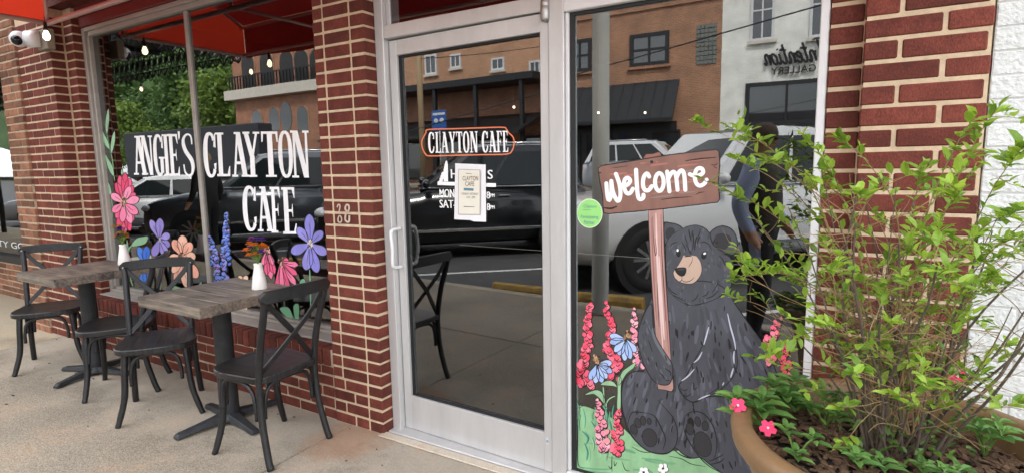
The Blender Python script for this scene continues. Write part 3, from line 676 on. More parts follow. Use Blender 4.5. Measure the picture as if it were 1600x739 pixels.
def vase(base, label, label2, warm):
    t = thing('vase', label, 'vase', base)
    MB().lathe([(.001, .001), (.042, .001), (.044, .006), (.036, .06), (.026, .11), (.0225, .135), (.0245, .15), (.021, .149), (.019, .13), (.02, .1)], 24, base).build('vase_body', M['ceramic'], t, smooth=True)
    f = thing('posy', label2, 'flowers', (base[0], base[1], base[2]+.1))
    r = random.Random(3 if warm == orange else 4)
    top = Vector(base)+Vector((0, 0, .14))
    for i in range(20):
        a = r.uniform(0, 6.28); sp = r.uniform(.008, .055); h = r.uniform(.045, .15)
        e = top+Vector((math.cos(a)*sp-.012, math.sin(a)*sp, h))
        MB().tube(spline([top-Vector((0, 0, .05)), top, top.lerp(e, .55)+Vector((0, 0, .012)), e], 3), .0016, 5).build('stem', stemg, f)
        mat = (warm, warm, purple)[i % 3] if i < 16 else stemg
        hd = MB()
        if i < 16:
            for ly in range(3):
                for j in range(9):
                    b = j*.698+ly*.35; dv = Vector((math.cos(b), math.sin(b), .25+.5*ly)); leafquad(hd, e+Vector((0, 0, .003*ly)), dv, Vector((0, 0, 1)), .027-.005*ly, .014, .2)
            hd.build('bloom', mat, f)
        else:
            for j in range(5): leafquad(hd, top.lerp(e, .5+.1*j), Vector((r.uniform(-1, 1), r.uniform(-1, 1), .5)), Vector((0, 0, 1)), .035, .012)
            hd.build('leaf_spray', stemg, f)
q = atz(406, 451, .776); vase((q.x, q.y, .776), 'white tapered vase on the nearer table', 'posy of orange and purple flowers in the nearer vase', orange)
q = atz(195, 413, .776); vase((q.x, q.y, .776), 'white tapered vase on the farther table', 'posy of ochre and purple flowers in the farther vase', ochre)

# =====================================================================
#  PLANTER
# =====================================================================
PC = Vector((.142, -.575, 0)); PR = .362; PZ = .80
planterm = mk('tan_glazed_planter', srgb(126, 98, 68), .45, .16, 7, .12, bscale=30)
pl = thing('planter', 'large round tan planter pot at the lower right', 'planter', (PC.x, PC.y, 0))
MB().lathe([(.001, .004), (.22, .004), (.235, .02), (.265, .3), (.31, .62), (.345, .72), (.362, .735), (.374, .752), (.378, .78), (.373, .797), (.36, .803), (.342, .801), (.33, .795), (.324, .775), (.322, .70), (.30, .6)], 72, PC).build('pot', planterm, pl, smooth=True)
soil = MB(); n = 40; vs = [(PC.x, PC.y, .742)]; fs = []
for rr in range(1, 9):
    for j in range(n):
        a = 2*math.pi*j/n; rad = .3255*rr/8; vs.append((PC.x+rad*math.cos(a), PC.y+rad*math.sin(a), .742-.03*(rr/8)**2+rnd.uniform(-.006, .006)))
for j in range(n): fs.append((0, 1+j, 1+(j+1) % n))
for rr in range(7):
    for j in range(n): fs.append((1+rr*n+j, 1+rr*n+(j+1) % n, 1+(rr+1)*n+(j+1) % n, 1+(rr+1)*n+j))
soil.add(vs, fs); soil.build('soil', mk('dark_soil', (.02, .014, .01), .95, .5, 40, .8), pl)
ch = MB()
for i in range(1500):
    a = rnd.uniform(0, 6.28); rad = .318*math.sqrt(rnd.random()); p = Vector((PC.x+rad*math.cos(a), PC.y+rad*math.sin(a), .745-.03*(rad/.3255)**2+rnd.uniform(0, .012)))
    Mx = Matrix.Translation(p) @ Matrix.Rotation(rnd.uniform(0, 6.28), 4, 'Z') @ Matrix.Rotation(rnd.uniform(-.6, .6), 4, 'X')
    l, w_ = rnd.uniform(.006, .02), rnd.uniform(.003, .007)
    ch.box(-l, l, -w_, w_, -.0015, .0015, Mx)
o = ch.build('mulch', mk('bark_mulch', (.03, .017, .01), .9, .6, 60, .3, col2=(.2, .11, .06)), pl); o['kind'] = 'stuff'
# leaf materials
def leafmat(name, c1, c2, tr=.35, rough=.42):
    m_, n, b = nodes(name); N = n.nodes.new; K = n.links.new
    oi = N('ShaderNodeObjectInfo'); g = N('ShaderNodeNewGeometry'); ad = N('ShaderNodeMath'); ad.operation = 'ADD'
    K(oi.outputs['Random'], ad.inputs[0]); K(g.outputs['Random Per Island'], ad.inputs[1]); fr = N('ShaderNodeMath'); fr.operation = 'FRACT'; K(ad.outputs[0], fr.inputs[0])
    r = N('ShaderNodeValToRGB'); r.color_ramp.elements[0].color = (*c1, 1); r.color_ramp.elements[1].color = (*c2, 1); K(fr.outputs[0], r.inputs[0])
    K(r.outputs[0], b.inputs['Base Color']); setp(b, Roughness=rough)
    t = N('ShaderNodeBsdfTranslucent'); mx = N('ShaderNodeMixShader'); mx.inputs[0].default_value = tr; h = N('ShaderNodeHueSaturation'); h.inputs['Value'].default_value = 1.5; h.inputs['Hue'].default_value = .485
    K(r.outputs[0], h.inputs['Color']); K(h.outputs[0], t.inputs['Color']); K(b.outputs[0], mx.inputs[1]); K(t.outputs[0], mx.inputs[2]); K(mx.outputs[0], n.nodes['Material Output'].inputs[0]); return m_
M['leaf_shrub'] = leafmat('shrub_leaf', (.10, .21, .02), (.33, .50, .06), .4)
M['leaf_dark'] = leafmat('shrub_leaf_dark', (.035, .085, .015), (.11, .2, .03))
M['leaf_vinca'] = leafmat('vinca_leaf', (.08, .19, .045), (.19, .36, .09), .25, .32)
M['twig'] = mk('grey_brown_twig', srgb(84, 73, 62), .85, .25, 40, .2)
M['twig_tan'] = mk('tan_twig', srgb(138, 114, 78), .8, .2, 40, .1)
# ---- shrub
sh = thing('shrub', 'sparse leafy shrub with many thin stems in the tan planter', 'shrub', (PC.x, PC.y, .74))
r = random.Random(21)
stems = MB(); twigs = MB(); leaves = []          # leaves: (pos, dir, normal, length)
def sprig(p, d, n_, size):
    for i in range(n_):
        f = i/max(1, n_-1); pp = p - d*(.055*(1-f)) ; s = Vector((r.uniform(-1, 1), r.uniform(-1, 1), r.uniform(-.2, .9))).normalized()
        dv = (d*.5 + s).normalized(); nn = Vector((r.uniform(-.5, .5), r.uniform(-.5, .5), 1)).normalized()
        leaves.append((pp, dv, nn, size*r.choice([.55, .8, 1, 1.1, 1.3])*r.uniform(.9, 1.1)))
def twig(p0, d, L_, rad, depth):
    pts = [p0]; p = p0.copy(); dd = d.normalized(); n_ = 5
    for i in range(n_):
        dd = (dd + Vector((r.uniform(-.22, .22), r.uniform(-.22, .22), r.uniform(-.16, .2)))).normalized(); p = p + dd*L_/n_; pts.append(p)
    (stems if depth == 0 else twigs).tube(spline(pts, 2), [rad*(1-.6*i/(2*n_)) for i in range(2*n_+1)], 5 if depth else 7, cap=False)
    return pts, dd
for i in range(40):
    a = r.uniform(0, 6.28); rad = .085*math.sqrt(r.random()); b = Vector((PC.x-.02+rad*math.cos(a), PC.y+.03+rad*math.sin(a)*.8, .735))
    lean = Vector((math.cos(a)*.22+r.uniform(-.2, .2), math.sin(a)*.2+r.uniform(-.15, .15), 1)); H = r.uniform(.35, .72)
    pts, dd = twig(b, lean, H, r.uniform(.0016, .0046), 0)
    for j in range(6):
        f = r.uniform(.25, 1); k = min(len(pts)-2, int(f*(len(pts)-1))); p = pts[k].lerp(pts[k+1], r.random())
        a2 = r.uniform(0, 6.28); d2 = Vector((math.cos(a2), math.sin(a2)*.75, r.uniform(-.1, .85)))
        L2 = r.uniform(.1, .28); q2, e2 = twig(p, d2, L2, .0012, 1)
        if r.random() < (.34 if q2[-1].z > 1.2 or abs(q2[-1].x-PC.x) > .22 else .16): sprig(q2[-1], e2, r.randint(7, 12), .029)
        for m2 in range(1):
            k = r.randint(1, 4); d3 = Vector((r.uniform(-1, 1), r.uniform(-.7, .7), r.uniform(-.2, .7))); q3, e3 = twig(q2[k], d3, r.uniform(.05, .14), .0008, 2)
            if r.random() < (.26 if q3[-1].z > 1.2 or abs(q3[-1].x-PC.x) > .22 else .1): sprig(q3[-1], e3, r.randint(6, 10), .027)
# long leafy shoots that reach out to the left, the top and the right
for (u0, v0, uu, vv, Y1) in [(1300, 330, 1078, 188, -.62), (1270, 300, 1140, 200, -.66), (1290, 360, 1150, 250, -.7), (1330, 330, 1195, 250, -.74), (1280, 400, 1125, 295, -.6), (1290, 440, 1135, 440, -.66), (1290, 460, 1175, 430, -.7), (1310, 480, 1160, 410, -.7), (1330, 350, 1265, 220, -.7),
                             (1400, 330, 1310, 215, -.62), (1420, 380, 1440, 260, -.7), (1450, 330, 1525, 180, -.6), (1480, 320, 1560, 168, -.55), (1500, 400, 1598, 230, -.7), (1480, 420, 1590, 330, -.75), (1500, 460, 1585, 370, -.72), (1420, 450, 1500, 300, -.8), (1400, 420, 1340, 300, -.82), (1380, 470, 1290, 420, -.85), (1420, 500, 1480, 420, -.85), (1400, 540, 1330, 590, -.85), (1430, 540, 1450, 610, -.85), (1300, 520, 1200, 560, -.8), (1480, 520, 1560, 430, -.7), (1350, 560, 1270, 500, -.85)]:
    p0 = aty(u0, v0, -.52); p1 = aty(uu, vv, Y1); base = Vector((PC.x+r.uniform(-.05, .05), PC.y+.02, .80))
    pts = spline([base, base.lerp(p0, .5)+Vector((0, 0, .03)), p0, p0.lerp(p1, .55)+Vector((0, 0, .025)), p1], 5)
    twigs.tube(pts, [.0022*(1-.75*i/(len(pts)-1)) for i in range(len(pts))], 5, cap=False)
    for i in range(9, len(pts)):
        if r.random() < .62:
            dd = (pts[i]-pts[i-1]).normalized(); sprig(pts[i], dd, 3, .03)
            if r.random() < .3:
                q3, e3 = twig(pts[i], Vector((dd.x*.5+r.uniform(-.6, .6), r.uniform(-.7, .5), r.uniform(-.3, .6))), r.uniform(.03, .08), .001, 2); sprig(q3[-1], e3, r.randint(6, 10), .028)
    sprig(pts[-1], (pts[-1]-pts[-2]).normalized(), 11, .031)
stems.build('stem', M['twig'], sh, smooth=True); twigs.build('twigs', M['twig_tan'], sh, smooth=True)
# small inner leaves, coloured darker than the outer ones
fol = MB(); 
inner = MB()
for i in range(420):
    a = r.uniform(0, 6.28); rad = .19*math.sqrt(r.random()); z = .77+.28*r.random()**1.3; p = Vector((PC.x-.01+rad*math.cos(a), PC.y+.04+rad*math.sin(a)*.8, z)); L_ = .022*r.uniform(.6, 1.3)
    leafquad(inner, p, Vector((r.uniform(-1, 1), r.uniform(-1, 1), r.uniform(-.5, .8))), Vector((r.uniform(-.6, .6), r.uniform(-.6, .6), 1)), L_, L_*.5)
o = inner.build('inner_foliage', M['leaf_dark'], sh); o['kind'] = 'stuff'
lm = MB(); leafquad(lm, Vector((0, 0, 0)), Vector((1, 0, 0)), Vector((0, 0, 1)), 1, .46); lme = lm.mesh('leaf'); lme.materials.append(M['leaf_shrub'])
leaves.sort(key=lambda q: (q[0]-CAM).length)
nl = 0
for i, (p, d, n_, L_) in enumerate(leaves):
    if i < 290:
        o = bpy.data.objects.new('leaf', lme); C.objects.link(o); o.parent = sh
        x = d; y = n_.cross(x).normalized(); z = x.cross(y); mm = Matrix((x, y, z)).transposed().to_4x4() @ Matrix.Scale(L_, 4); mm.translation = p - wloc(sh); o.matrix_local = mm
    else: leafquad(fol, p, d, n_, L_, L_*.46)
o = fol.build('foliage', M['leaf_shrub'], sh); o['kind'] = 'stuff'
# ---- vinca plants round the rim
vflower = mk('hot_pink_petal', srgb(226, 36, 96), .5, .12, 40, .05); vcentre = mk('pale_pink_eye', srgb(248, 214, 222), .5, .05, 40, 0)
def vinca(p, label, heads, seed, size=.07, n_=4, lean=(0, 0)):
    t = thing('flowering_plant', label, 'plant', p, 'low plants round the rim of the planter'); q = random.Random(seed)
    st = MB(); tips = []
    for s in range(n_):
        a = s*6.28/n_+q.uniform(0, 1); e = Vector(p)+Vector((math.cos(a)*.035+lean[0]*.05, math.sin(a)*.035+lean[1]*.05, q.uniform(.03, .09)))
        st.tube(spline([p, Vector(p).lerp(e, .5)+Vector((0, 0, .01)), e], 3), .0025, 5); tips.append(e)
    st.build('stem', stemg, t)
    for e in tips:
        for j in range(8):
            a = j*2.4+q.uniform(-.2, .2); up = .25+.12*j; dv = Vector((math.cos(a), math.sin(a), up*.6)); L_ = size*.9*(1-.06*j)*q.uniform(.85, 1.1)
            lf_ = MB(); leafquad(lf_, e-Vector((0, 0, .012-.003*j)), dv, Vector((0, 0, 1)), L_, L_*.46, .34); lf_.build('leaf', M['leaf_vinca'], t)
    for (u, v, Y) in heads:
        c = aty(u, v, Y); nrm = (CAM-c).normalized(); nrm = (nrm+Vector((0, 0, .25))).normalized(); x = nrm.cross(Vector((0, 0, 1))).normalized(); y = nrm.cross(x)
        fl = MB()
        for k in range(5):
            a = k*2*math.pi/5+.3; d1 = x*math.cos(a)+y*math.sin(a); s1 = -x*math.sin(a)+y*math.cos(a); l = .0205
            fl.add([c, c+d1*l*.55+s1*l*.42+nrm*.001, c+d1*l*1.0+s1*l*.3, c+d1*l*1.02-s1*l*.25, c+d1*l*.6-s1*l*.4], [(0, 1, 2, 3, 4)])
        ob = fl.build('flower', vflower, t); MB().ball(c+nrm*.0018, .0036, 8, 5).build('flower_eye', vcentre, ob, smooth=True)
        MB().tube([c-nrm*.002, Vector(p)+Vector((0, 0, .04))], .0013, 5).build('flower_stalk', stemg, t)
def rimp(a, rad=.27): return (PC.x+rad*math.cos(R(a)), PC.y+rad*math.sin(R(a)), .725)
q1 = atz(1185, 640, .78); vinca((q1.x+.01, q1.y, .73), 'leafy plant with two hot pink flowers on the left rim of the planter', [(1153, 633, q1.y-.08), (1200, 668, q1.y-.10)], 1, .092, 6, (-.7, -.2))
q1 = atz(1228, 625, .77); vinca((q1.x, q1.y, .73), 'leafy plant without flowers behind the pink-flowered one', [], 2, .088, 6)
q1 = atz(1245, 690, .77); vinca((q1.x, q1.y, .72), 'small leafy rosette inside the left rim of the planter', [], 3, .05, 3)
q1 = atz(1350, 725, .76); vinca((q1.x, q1.y, .73), 'broad-leaved rosette at the bottom edge in front of the shrub stems', [], 4, .06, 3)
q1 = atz(1500, 600, .8); vinca((q1.x, q1.y+.02, .74), 'plant with one hot pink flower behind the shrub near the white wall', [(1496, 588, q1.y-.09)], 5, .06, 4)
q1 = atz(1540, 690, .77); vinca((q1.x, q1.y, .73), 'leafy plant inside the right rim of the planter', [], 6, .06, 5)
q1 = atz(1470, 735, .77); vinca((q1.x, q1.y, .73), 'leafy plant at the bottom edge nearest the right corner', [], 7, .055, 3)
q1 = atz(1290, 650, .76); vinca((q1.x, q1.y, .73), 'dark leafy plant against the shrub stems at the left', [], 8, .06, 4)

# bits of leaf and grit lying on the pavement
lt = MB(); q_ = random.Random(77)
for i in range(70):
    x, y = q_.uniform(-6.5, .2), -abs(q_.gauss(0, .55))-.01
    if y < -2.0: continue
    Mx = Matrix.Translation((x, y, .004)) @ Matrix.Rotation(q_.uniform(0, 6.28), 4, 'Z'); l = q_.choice([.0015, .002, .003, .004, .008]); lt.box(-l, l, -l*.5, l*.5, -.001, .0025, Mx)
o = lt.build('litter', mk('dry_leaf_bits', (.06, .045, .03), .9, .5, 30, .2)); tag(o, 'scattered grit and dry leaf bits on the pavement', 'litter', kind='stuff')
# =====================================================================
#  PAINT ON THE GLASS
# =====================================================================
_pm = {}
def pm(col, var=.1, scale=14, stretch=(1, 1, .35)):
    k = (col, var)
    if k not in _pm: _pm[k] = mk('window_paint_%d_%d_%d' % col, srgb(*col), .5, var, scale, .1, stretch=stretch, bscale=60, dist=.002)
    return _pm[k]
BLK = (18, 18, 20)
class Paint:
    """flat brush work on a pane; shapes are given in picture pixels and laid on the glass"""
    def __init__(s, plane): s.pl = plane; s.v = []; s.f = []; s.mi = []; s.mats = []; s.n = 0
    def m(s, col):
        if col not in s.mats: s.mats.append(col)
        return s.mats.index(col)
    def put(s, uv, faces, col, layer):
        s.n += 1; y = s.pl - .0004 - layer*.00012 - (s.n % 9)*.00001; k = len(s.v)
        for i_, (u, v) in enumerate(uv):
            q = aty(u, v, s.pl); s.v.append((q.x, y-(i_//2)*1.5e-6, q.z))
        s.f += [tuple(i+k for i in f) for f in faces]; s.mi += [s.m(col)]*len(faces)
    def fill(s, pts, col, layer=0, smooth=4):
        if smooth: pts = [(p.x, p.y) for p in spline([(a, b, 0) for a, b in pts], smooth, True)]
        tri = tessellate_polygon([[Vector((a, b, 0)) for a, b in pts]]); s.put(pts, [tuple(t) for t in tri], col, layer); return pts
    def stroke(s, pts, wd, col=BLK, layer=3, closed=False, taper=True, smooth=4):
        P = spline([(a, b, 0) for a, b in pts], smooth, closed) if smooth else [Vector((a, b, 0)) for a, b in pts]
        if closed: P = P+[P[0]]
        n = len(P); uv = []
        for i, p in enumerate(P):
            a = P[i-1] if i else (P[-2] if closed else P[0]); b = P[i+1] if i < n-1 else (P[1] if closed else P[-1])
            t = (b-a); t = t.normalized() if t.length > 1e-6 else Vector((1, 0, 0)); h = wd/2
            if taper and not closed: h *= .35+.65*math.sin(math.pi*(i+.3)/(n-.4))
            uv += [(p.x-t.y*h, p.y+t.x*h), (p.x+t.y*h, p.y-t.x*h)]
        s.put(uv, [(2*i, 2*i+1, 2*i+3, 2*i+2) for i in range(n-1)], col, layer)
        if not taper and not closed:
            for c in (P[0], P[-1]): s.disc(c.x, c.y, wd/2, wd/2, col, layer, 10)
    def disc(s, cx, cy, rx, ry, col, layer=1, n=16, rot=0):
        c, q = math.cos(rot), math.sin(rot)
        s.put([(cx+rx*math.cos(2*math.pi*i/n)*c-ry*math.sin(2*math.pi*i/n)*q, cy+rx*math.cos(2*math.pi*i/n)*q+ry*math.sin(2*math.pi*i/n)*c) for i in range(n)], [tuple(range(n))], col, layer)
    def petal(s, cx, cy, tx, ty, wd, col, layer, ol=.9, vein=True, tip=.62):
        d = Vector((tx-cx, ty-cy, 0)); l = d.length; d.normalize(); q = Vector((-d.y, d.x, 0)); c = Vector((cx, cy, 0))
        P = [c+d*l*f+q*wd*h for f, h in ((0, .08), (.3, .3), (tip, .5), (.88, .36), (1, .0), (.88, -.36), (tip, -.5), (.3, -.3), (0, -.08))]
        pts = s.fill([(p.x, p.y) for p in P], col, layer, 4); s.stroke(pts, ol, BLK, layer+.5, True, False, 0)
        if vein: s.stroke([(cx, cy), ((cx+tx)/2+q.x*wd*.05, (cy+ty)/2+q.y*wd*.05), (cx+d.x*l*.7, cy+d.y*l*.7)], ol*.8, BLK, layer+.5)
    def leaf(s, pts, col, layer=1, mid=True):
        q = s.fill(pts, col, layer); s.stroke(q, .8, BLK, layer+.5, True, False, 0)
    def build(s, name, parent):
        me = bpy.data.meshes.new(name); off = wloc(parent)
        me.from_pydata([tuple(Vector(p)-off) for p in s.v], [], s.f); me.update()
        for c in s.mats: me.materials.append(pm(c, .22 if c in VARY else .08))
        for p, i in zip(me.polygons, s.mi):
            p.material_index = i
        bm = bmesh.new(); bm.from_mesh(me)
        for f in bm.faces:
            if f.normal.y > 0: f.normal_flip()
        bm.to_mesh(me); bm.free()
        o = bpy.data.objects.new(name, me); C.objects.link(o); o.parent = parent; return o
VARY = set()
BEAR = (73, 75, 84); SIGN = (136, 98, 86); POST = (180, 138, 130); GRASS = (142, 188, 142); VARY |= {BEAR, SIGN, POST, GRASS}
pr = random.Random(11)
# ------------------------------------------------------------- bear
def Z1(*p): return [(1000+x/4.925, 330+y/4.925) for x, y in p]
def Z2(*p): return [(990+x/4.104, 460+y/4.104) for x, y in p]
def Z3(*p): return [(960+x/4.129, 560+y/4.129) for x, y in p]
g_ = Paint(YG)
gp = [(903, 640), (911, 634), (930, 640), (960, 655), (1000, 690), (1060, 705), (1135, 722), (1140, 800), (905, 800), (902, 700)]
g_.fill(gp, GRASS, 0); g_.stroke([(911, 634), (904, 642), (902.5, 690), (903.5, 724), (912, 731)], 1.6, BLK, 1)
for i in range(16):
    x = pr.uniform(906, 1120); y = pr.uniform(690, 735); g_.stroke([(x, y), (x+pr.uniform(12, 26), y+pr.uniform(1, 5)), (x+pr.uniform(30, 50), y+pr.uniform(3, 9))], pr.uniform(2, 5), pr.choice([(120, 172, 128), (168, 206, 166), (104, 160, 122)]), 1)
for a in [[(987, 697), (1003, 705), (1020, 706)], [(1046, 712), (1065, 716), (1080, 724), (1102, 728)], [(972, 720), (977, 733), (984, 735)]]: g_.stroke(a, 1.3, BLK, 2)
g_.build('painted_grass', wr)
b = Paint(YG)
body = [(1015, 472), (1004, 495), (998, 520), (997, 545), (1002, 564), (1010, 579), (990, 580), (978, 589), (972, 606), (971, 630), (977, 658), (984, 676), (997, 692), (1013, 704), (1032, 708), (1046, 706), (1055, 699), (1068, 709), (1082, 715), (1095, 714), (1108, 724), (1122, 734), (1140, 744), (1180, 748), (1228, 720), (1236, 660), (1216, 590), (1204, 560), (1190, 533), (1172, 508), (1158, 488), (1146, 470), (1139, 455), (1110, 440), (1060, 440), (1030, 450)]
bp_ = b.fill(body, BEAR, 2); b.stroke(bp_, 1.6, BLK, 2.5, True, False, 0)
for side_, ear in ((0, Z1((186, 100), (230, 92), (290, 105), (325, 135), (300, 180), (220, 240), (190, 240))), (1, Z1((540, 170), (600, 122), (660, 118), (715, 150), (748, 220), (745, 290), (715, 335), (640, 310), (570, 260)))):
    e_ = b.fill(ear, BEAR, 3); b.stroke(e_, 1.6, BLK, 3.4, True, False, 0)
b.fill(Z1((215, 130), (255, 130), (272, 165), (250, 210), (210, 215), (195, 170)), (44, 44, 48), 3.6); b.fill(Z1((590, 180), (650, 172), (700, 200), (690, 260), (640, 300), (590, 270), (570, 230)), (44, 44, 48), 3.6)
head = Z1((325, 135), (380, 114), (440, 108), (500, 132), (540, 180), (560, 250), (640, 310), (700, 365), (716, 430), (708, 520), (690, 605), (640, 640), (560, 682), (460, 716), (380, 722), (310, 690), (250, 640), (215, 590), (204, 480), (198, 330), (205, 240), (250, 180))
h_ = b.fill(head, BEAR, 4); b.stroke(h_[:60], 1.5, BLK, 4.4, False, True, 0); b.stroke(h_[56:], 1.3, BLK, 4.4, False, True, 0)
b.fill(Z1((335, 340), (360, 345), (400, 340), (440, 350), (465, 390), (475, 450), (460, 500), (420, 545), (380, 556), (330, 548), (285, 530), (262, 490), (262, 455), (290, 420), (320, 370)), (200, 172, 154), 5)
b.stroke(Z1((335, 340), (320, 370), (290, 420), (262, 455), (258, 490), (285, 530), (330, 550), (380, 557), (420, 546), (460, 502), (476, 450), (466, 390), (440, 350)), 1.0, BLK, 5.5)
b.fill(Z1((270, 440), (310, 430), (350, 432), (358, 455), (345, 490), (320, 500), (295, 488), (275, 465)), (20, 20, 22), 6); b.fill(Z1((285, 448), (310, 440), (345, 442), (340, 450), (305, 452)), (62, 62, 66), 6.5)
b.stroke(Z1((322, 498), (322, 525), (300, 540), (280, 520)), 1.1, BLK, 6); b.stroke(Z1((322, 525), (345, 540), (385, 535), (418, 505)), 1.2, BLK, 6)
b.stroke(Z1((405, 350), (400, 385), (385, 410), (375, 430)), .9, BLK, 6); b.stroke(Z1((340, 350), (365, 345), (400, 345)), 1.5, BLK, 6)
b.disc(*Z1((296, 322))[0], 3.6, 6.2, (14, 14, 16), 6, 16, -.1); b.disc(*Z1((493, 338))[0], 4.4, 6.2, (14, 14, 16), 6, 16, .2)
b.disc(*Z1((290, 300))[0], 1.7, 2.2, (240, 240, 244), 7); b.disc(*Z1((498, 324))[0], 2.4, 1.7, (240, 240, 244), 7, 12, -.4)
b.stroke(Z1((230, 275), (255, 245), (290, 238)), 1.6, BLK, 6); b.stroke(Z1((465, 242), (495, 236), (530, 255), (555, 300)), 1.6, BLK, 6)
for p in [((375, 140), (385, 190), (395, 230)), ((405, 150), (400, 200)), ((465, 135), (455, 180), (430, 225)), ((345, 185), (355, 220), (370, 265)), ((440, 250), (450, 215), (465, 195)), ((320, 235), (345, 275), (352, 310)), ((350, 250), (375, 290), (380, 320)), ((410, 175), (412, 230), (405, 300)), ((435, 195), (425, 250), (420, 300)), ((390, 305), (392, 332)), ((250, 640), (300, 665), (340, 690)), ((345, 700), (365, 718), (385, 718)), ((395, 690), (430, 670), (450, 630)), ((420, 715), (460, 712), (490, 700)), ((480, 655), (510, 640), (530, 610)), ((510, 670), (560, 650), (600, 610)), ((560, 620), (590, 570), (605, 520)), ((600, 660), (650, 625), (680, 600)), ((610, 340), (640, 375), (655, 420)), ((640, 325), (690, 345)), ((660, 380), (690, 410)), ((220, 580), (250, 620), (290, 640)), ((560, 260), (575, 215)), ((600, 230), (585, 250))]:
    b.stroke(Z1(*p), pr.uniform(1.3, 2.4), BLK, 6)
# post of the sign passes behind the paw
post = [(1013, 327), (1036, 326), (1038.5, 400), (1043, 475), (1048.5, 563), (1052, 606), (1049, 611), (1029, 607), (1027, 598), (1026, 560), (1021, 480), (1016, 400)]
sp = Paint(YG); sp.fill(post, POST, 8, 0); sp.stroke([(1013, 327), (1016, 400), (1021, 480), (1027, 560), (1027.5, 607)], 1.5, BLK, 8.5); sp.stroke([(1036, 326), (1038.5, 400), (1043, 475), (1048.5, 563)], 1.5, BLK, 8.5)
sp.stroke([(1028, 607), (1040, 609), (1049, 611), (1053, 606), (1053, 590)], 1.5, BLK, 8.5)
for a in [[(1020, 338), (1021, 370), (1024, 398), (1026, 392), (1024, 372)], [(1033, 335), (1034, 390), (1037, 440), (1040, 500)], [(1027, 440), (1028, 470), (1030, 510)]]: sp.stroke(a, 1.1, BLK, 8.6)
for a in [[(1025, 333), (1027, 400), (1031, 470), (1036, 545)], [(1030, 400), (1034, 470), (1038, 530)]]: sp.stroke(a, 3.4, (224, 196, 192), 8.3)
for a in [[(1018, 340), (1021, 420), (1026, 500)], [(1035, 420), (1040, 480), (1045, 550)]]: sp.stroke(a, 2.2, (158, 106, 100), 8.3)
b.stroke([(1012, 578), (1020, 586)], 1, BLK, 8)
arm = Z2((112, 55), (70, 120), (32, 230), (32, 320), (62, 430), (112, 530), (160, 570), (215, 577), (243, 548), (252, 480), (242, 432), (190, 352), (145, 272), (128, 205), (122, 120))
A_ = Paint(YG); a_ = A_.fill(arm, BEAR, 9.5); A_.stroke(a_, 1.5, BLK, 10, True, False, 0)
A_.fill(Z2((135, 210), (150, 285), (200, 365), (240, 430), (225, 445), (175, 370), (135, 300), (115, 230)), (104, 108, 118), 9.8)
for p in [((165, 500), (185, 515), (200, 540)), ((200, 470), (235, 495), (240, 520)), ((205, 545), (232, 550)), ((60, 190), (75, 170)), ((95, 290), (110, 330), (120, 365)), ((60, 330), (62, 350)), ((145, 430), (152, 462)), ((95, 400), (100, 425))]: A_.stroke(Z2(*p), pr.uniform(1.3, 2), BLK, 10.5)
b.stroke(Z2((485, 190), (470, 260), (430, 350), (380, 440), (330, 530), (290, 580), (300, 620), (340, 670), (390, 690), (420, 680)), 1.8, BLK, 4)
b.stroke(Z2((420, 672), (500, 640), (580, 590), (640, 520), (665, 440), (655, 330), (625, 220), (605, 120)), 1.5, BLK, 4)
for p, wd in [(((603, 120), (620, 200), (645, 290), (655, 350)), 2.4), (((645, 360), (642, 400), (645, 440)), 2.6), (((640, 470), (622, 530)), 2.6), (((482, 205), (465, 270), (450, 320)), 2.2), (((440, 365), (415, 410), (385, 435)), 2.2), (((390, 475), (350, 520), (308, 552)), 2.2), (((415, 672), (450, 655), (490, 640)), 2.2), (((580, 560), (570, 580)), 1.8)]:
    b.stroke(Z2(*p), wd, (196, 200, 216), 4.6)
for p in [((305, 600), (330, 615), (345, 600)), ((315, 640), (345, 650), (370, 630)), ((390, 610), (410, 590))]: b.stroke(Z2(*p), 1.6, BLK, 4.6)
# thighs and feet
for P in [Z3((200, 75), (130, 82), (80, 112), (52, 170), (46, 250), (56, 340), (84, 425)), Z3((84, 425), (110, 350), (150, 343), (210, 350)), Z3((280, 265), (330, 320), (385, 390), (408, 480), (395, 560), (350, 605), (290, 612), (210, 590), (140, 530), (100, 470), (84, 425)), Z3((210, 350), (260, 370), (300, 440), (330, 520), (310, 590)),
          Z3((455, 370), (490, 345), (540, 340), (590, 365), (635, 430), (660, 520), (655, 610), (640, 640)), Z3((455, 370), (448, 440), (470, 510), (540, 620), (610, 690), (690, 735)), Z3((610, 660), (660, 640), (705, 615)), Z3((620, 680), (680, 665), (710, 640)), Z3((390, 590), (430, 620), (490, 640), (550, 635)), Z3((420, 165), (440, 230), (490, 275), (540, 270), (600, 235), (680, 180)), Z3((540, 262), (640, 240), (760, 250))]:
    b.stroke(P, 1.9, BLK, 4.6)
for (x, y, rx, ry, ro) in [(228, 508, 11, 14.5, -.3), (126, 455, 5, 7.5, -.3), (152, 413, 4.4, 7.4, -.3), (185, 398, 4, 7.2, -.1), (225, 402, 3.2, 4.8, -.2), (570, 550, 13, 20, -.3), (487, 452, 5.5, 9, -.2), (493, 412, 4.6, 8, -.2), (538, 404, 4.2, 7.6, -.25), (586, 432, 4.8, 7.4, -.1)]:
    cx, cy = Z3((x, y))[0]; b.disc(cx, cy, rx+.8, ry+.8, BLK, 5, 20, ro); b.disc(cx, cy, rx-.3, ry-.3, (50, 50, 54), 5.5, 20, ro)
def inside(p, poly):
    c = False; n = len(poly)
    for i in range(n):
        (x1, y1), (x2, y2) = poly[i], poly[(i+1) % n]
        if (y1 > p[1]) != (y2 > p[1]) and p[0] < (x2-x1)*(p[1]-y1)/(y2-y1)+x1: c = not c
    return c
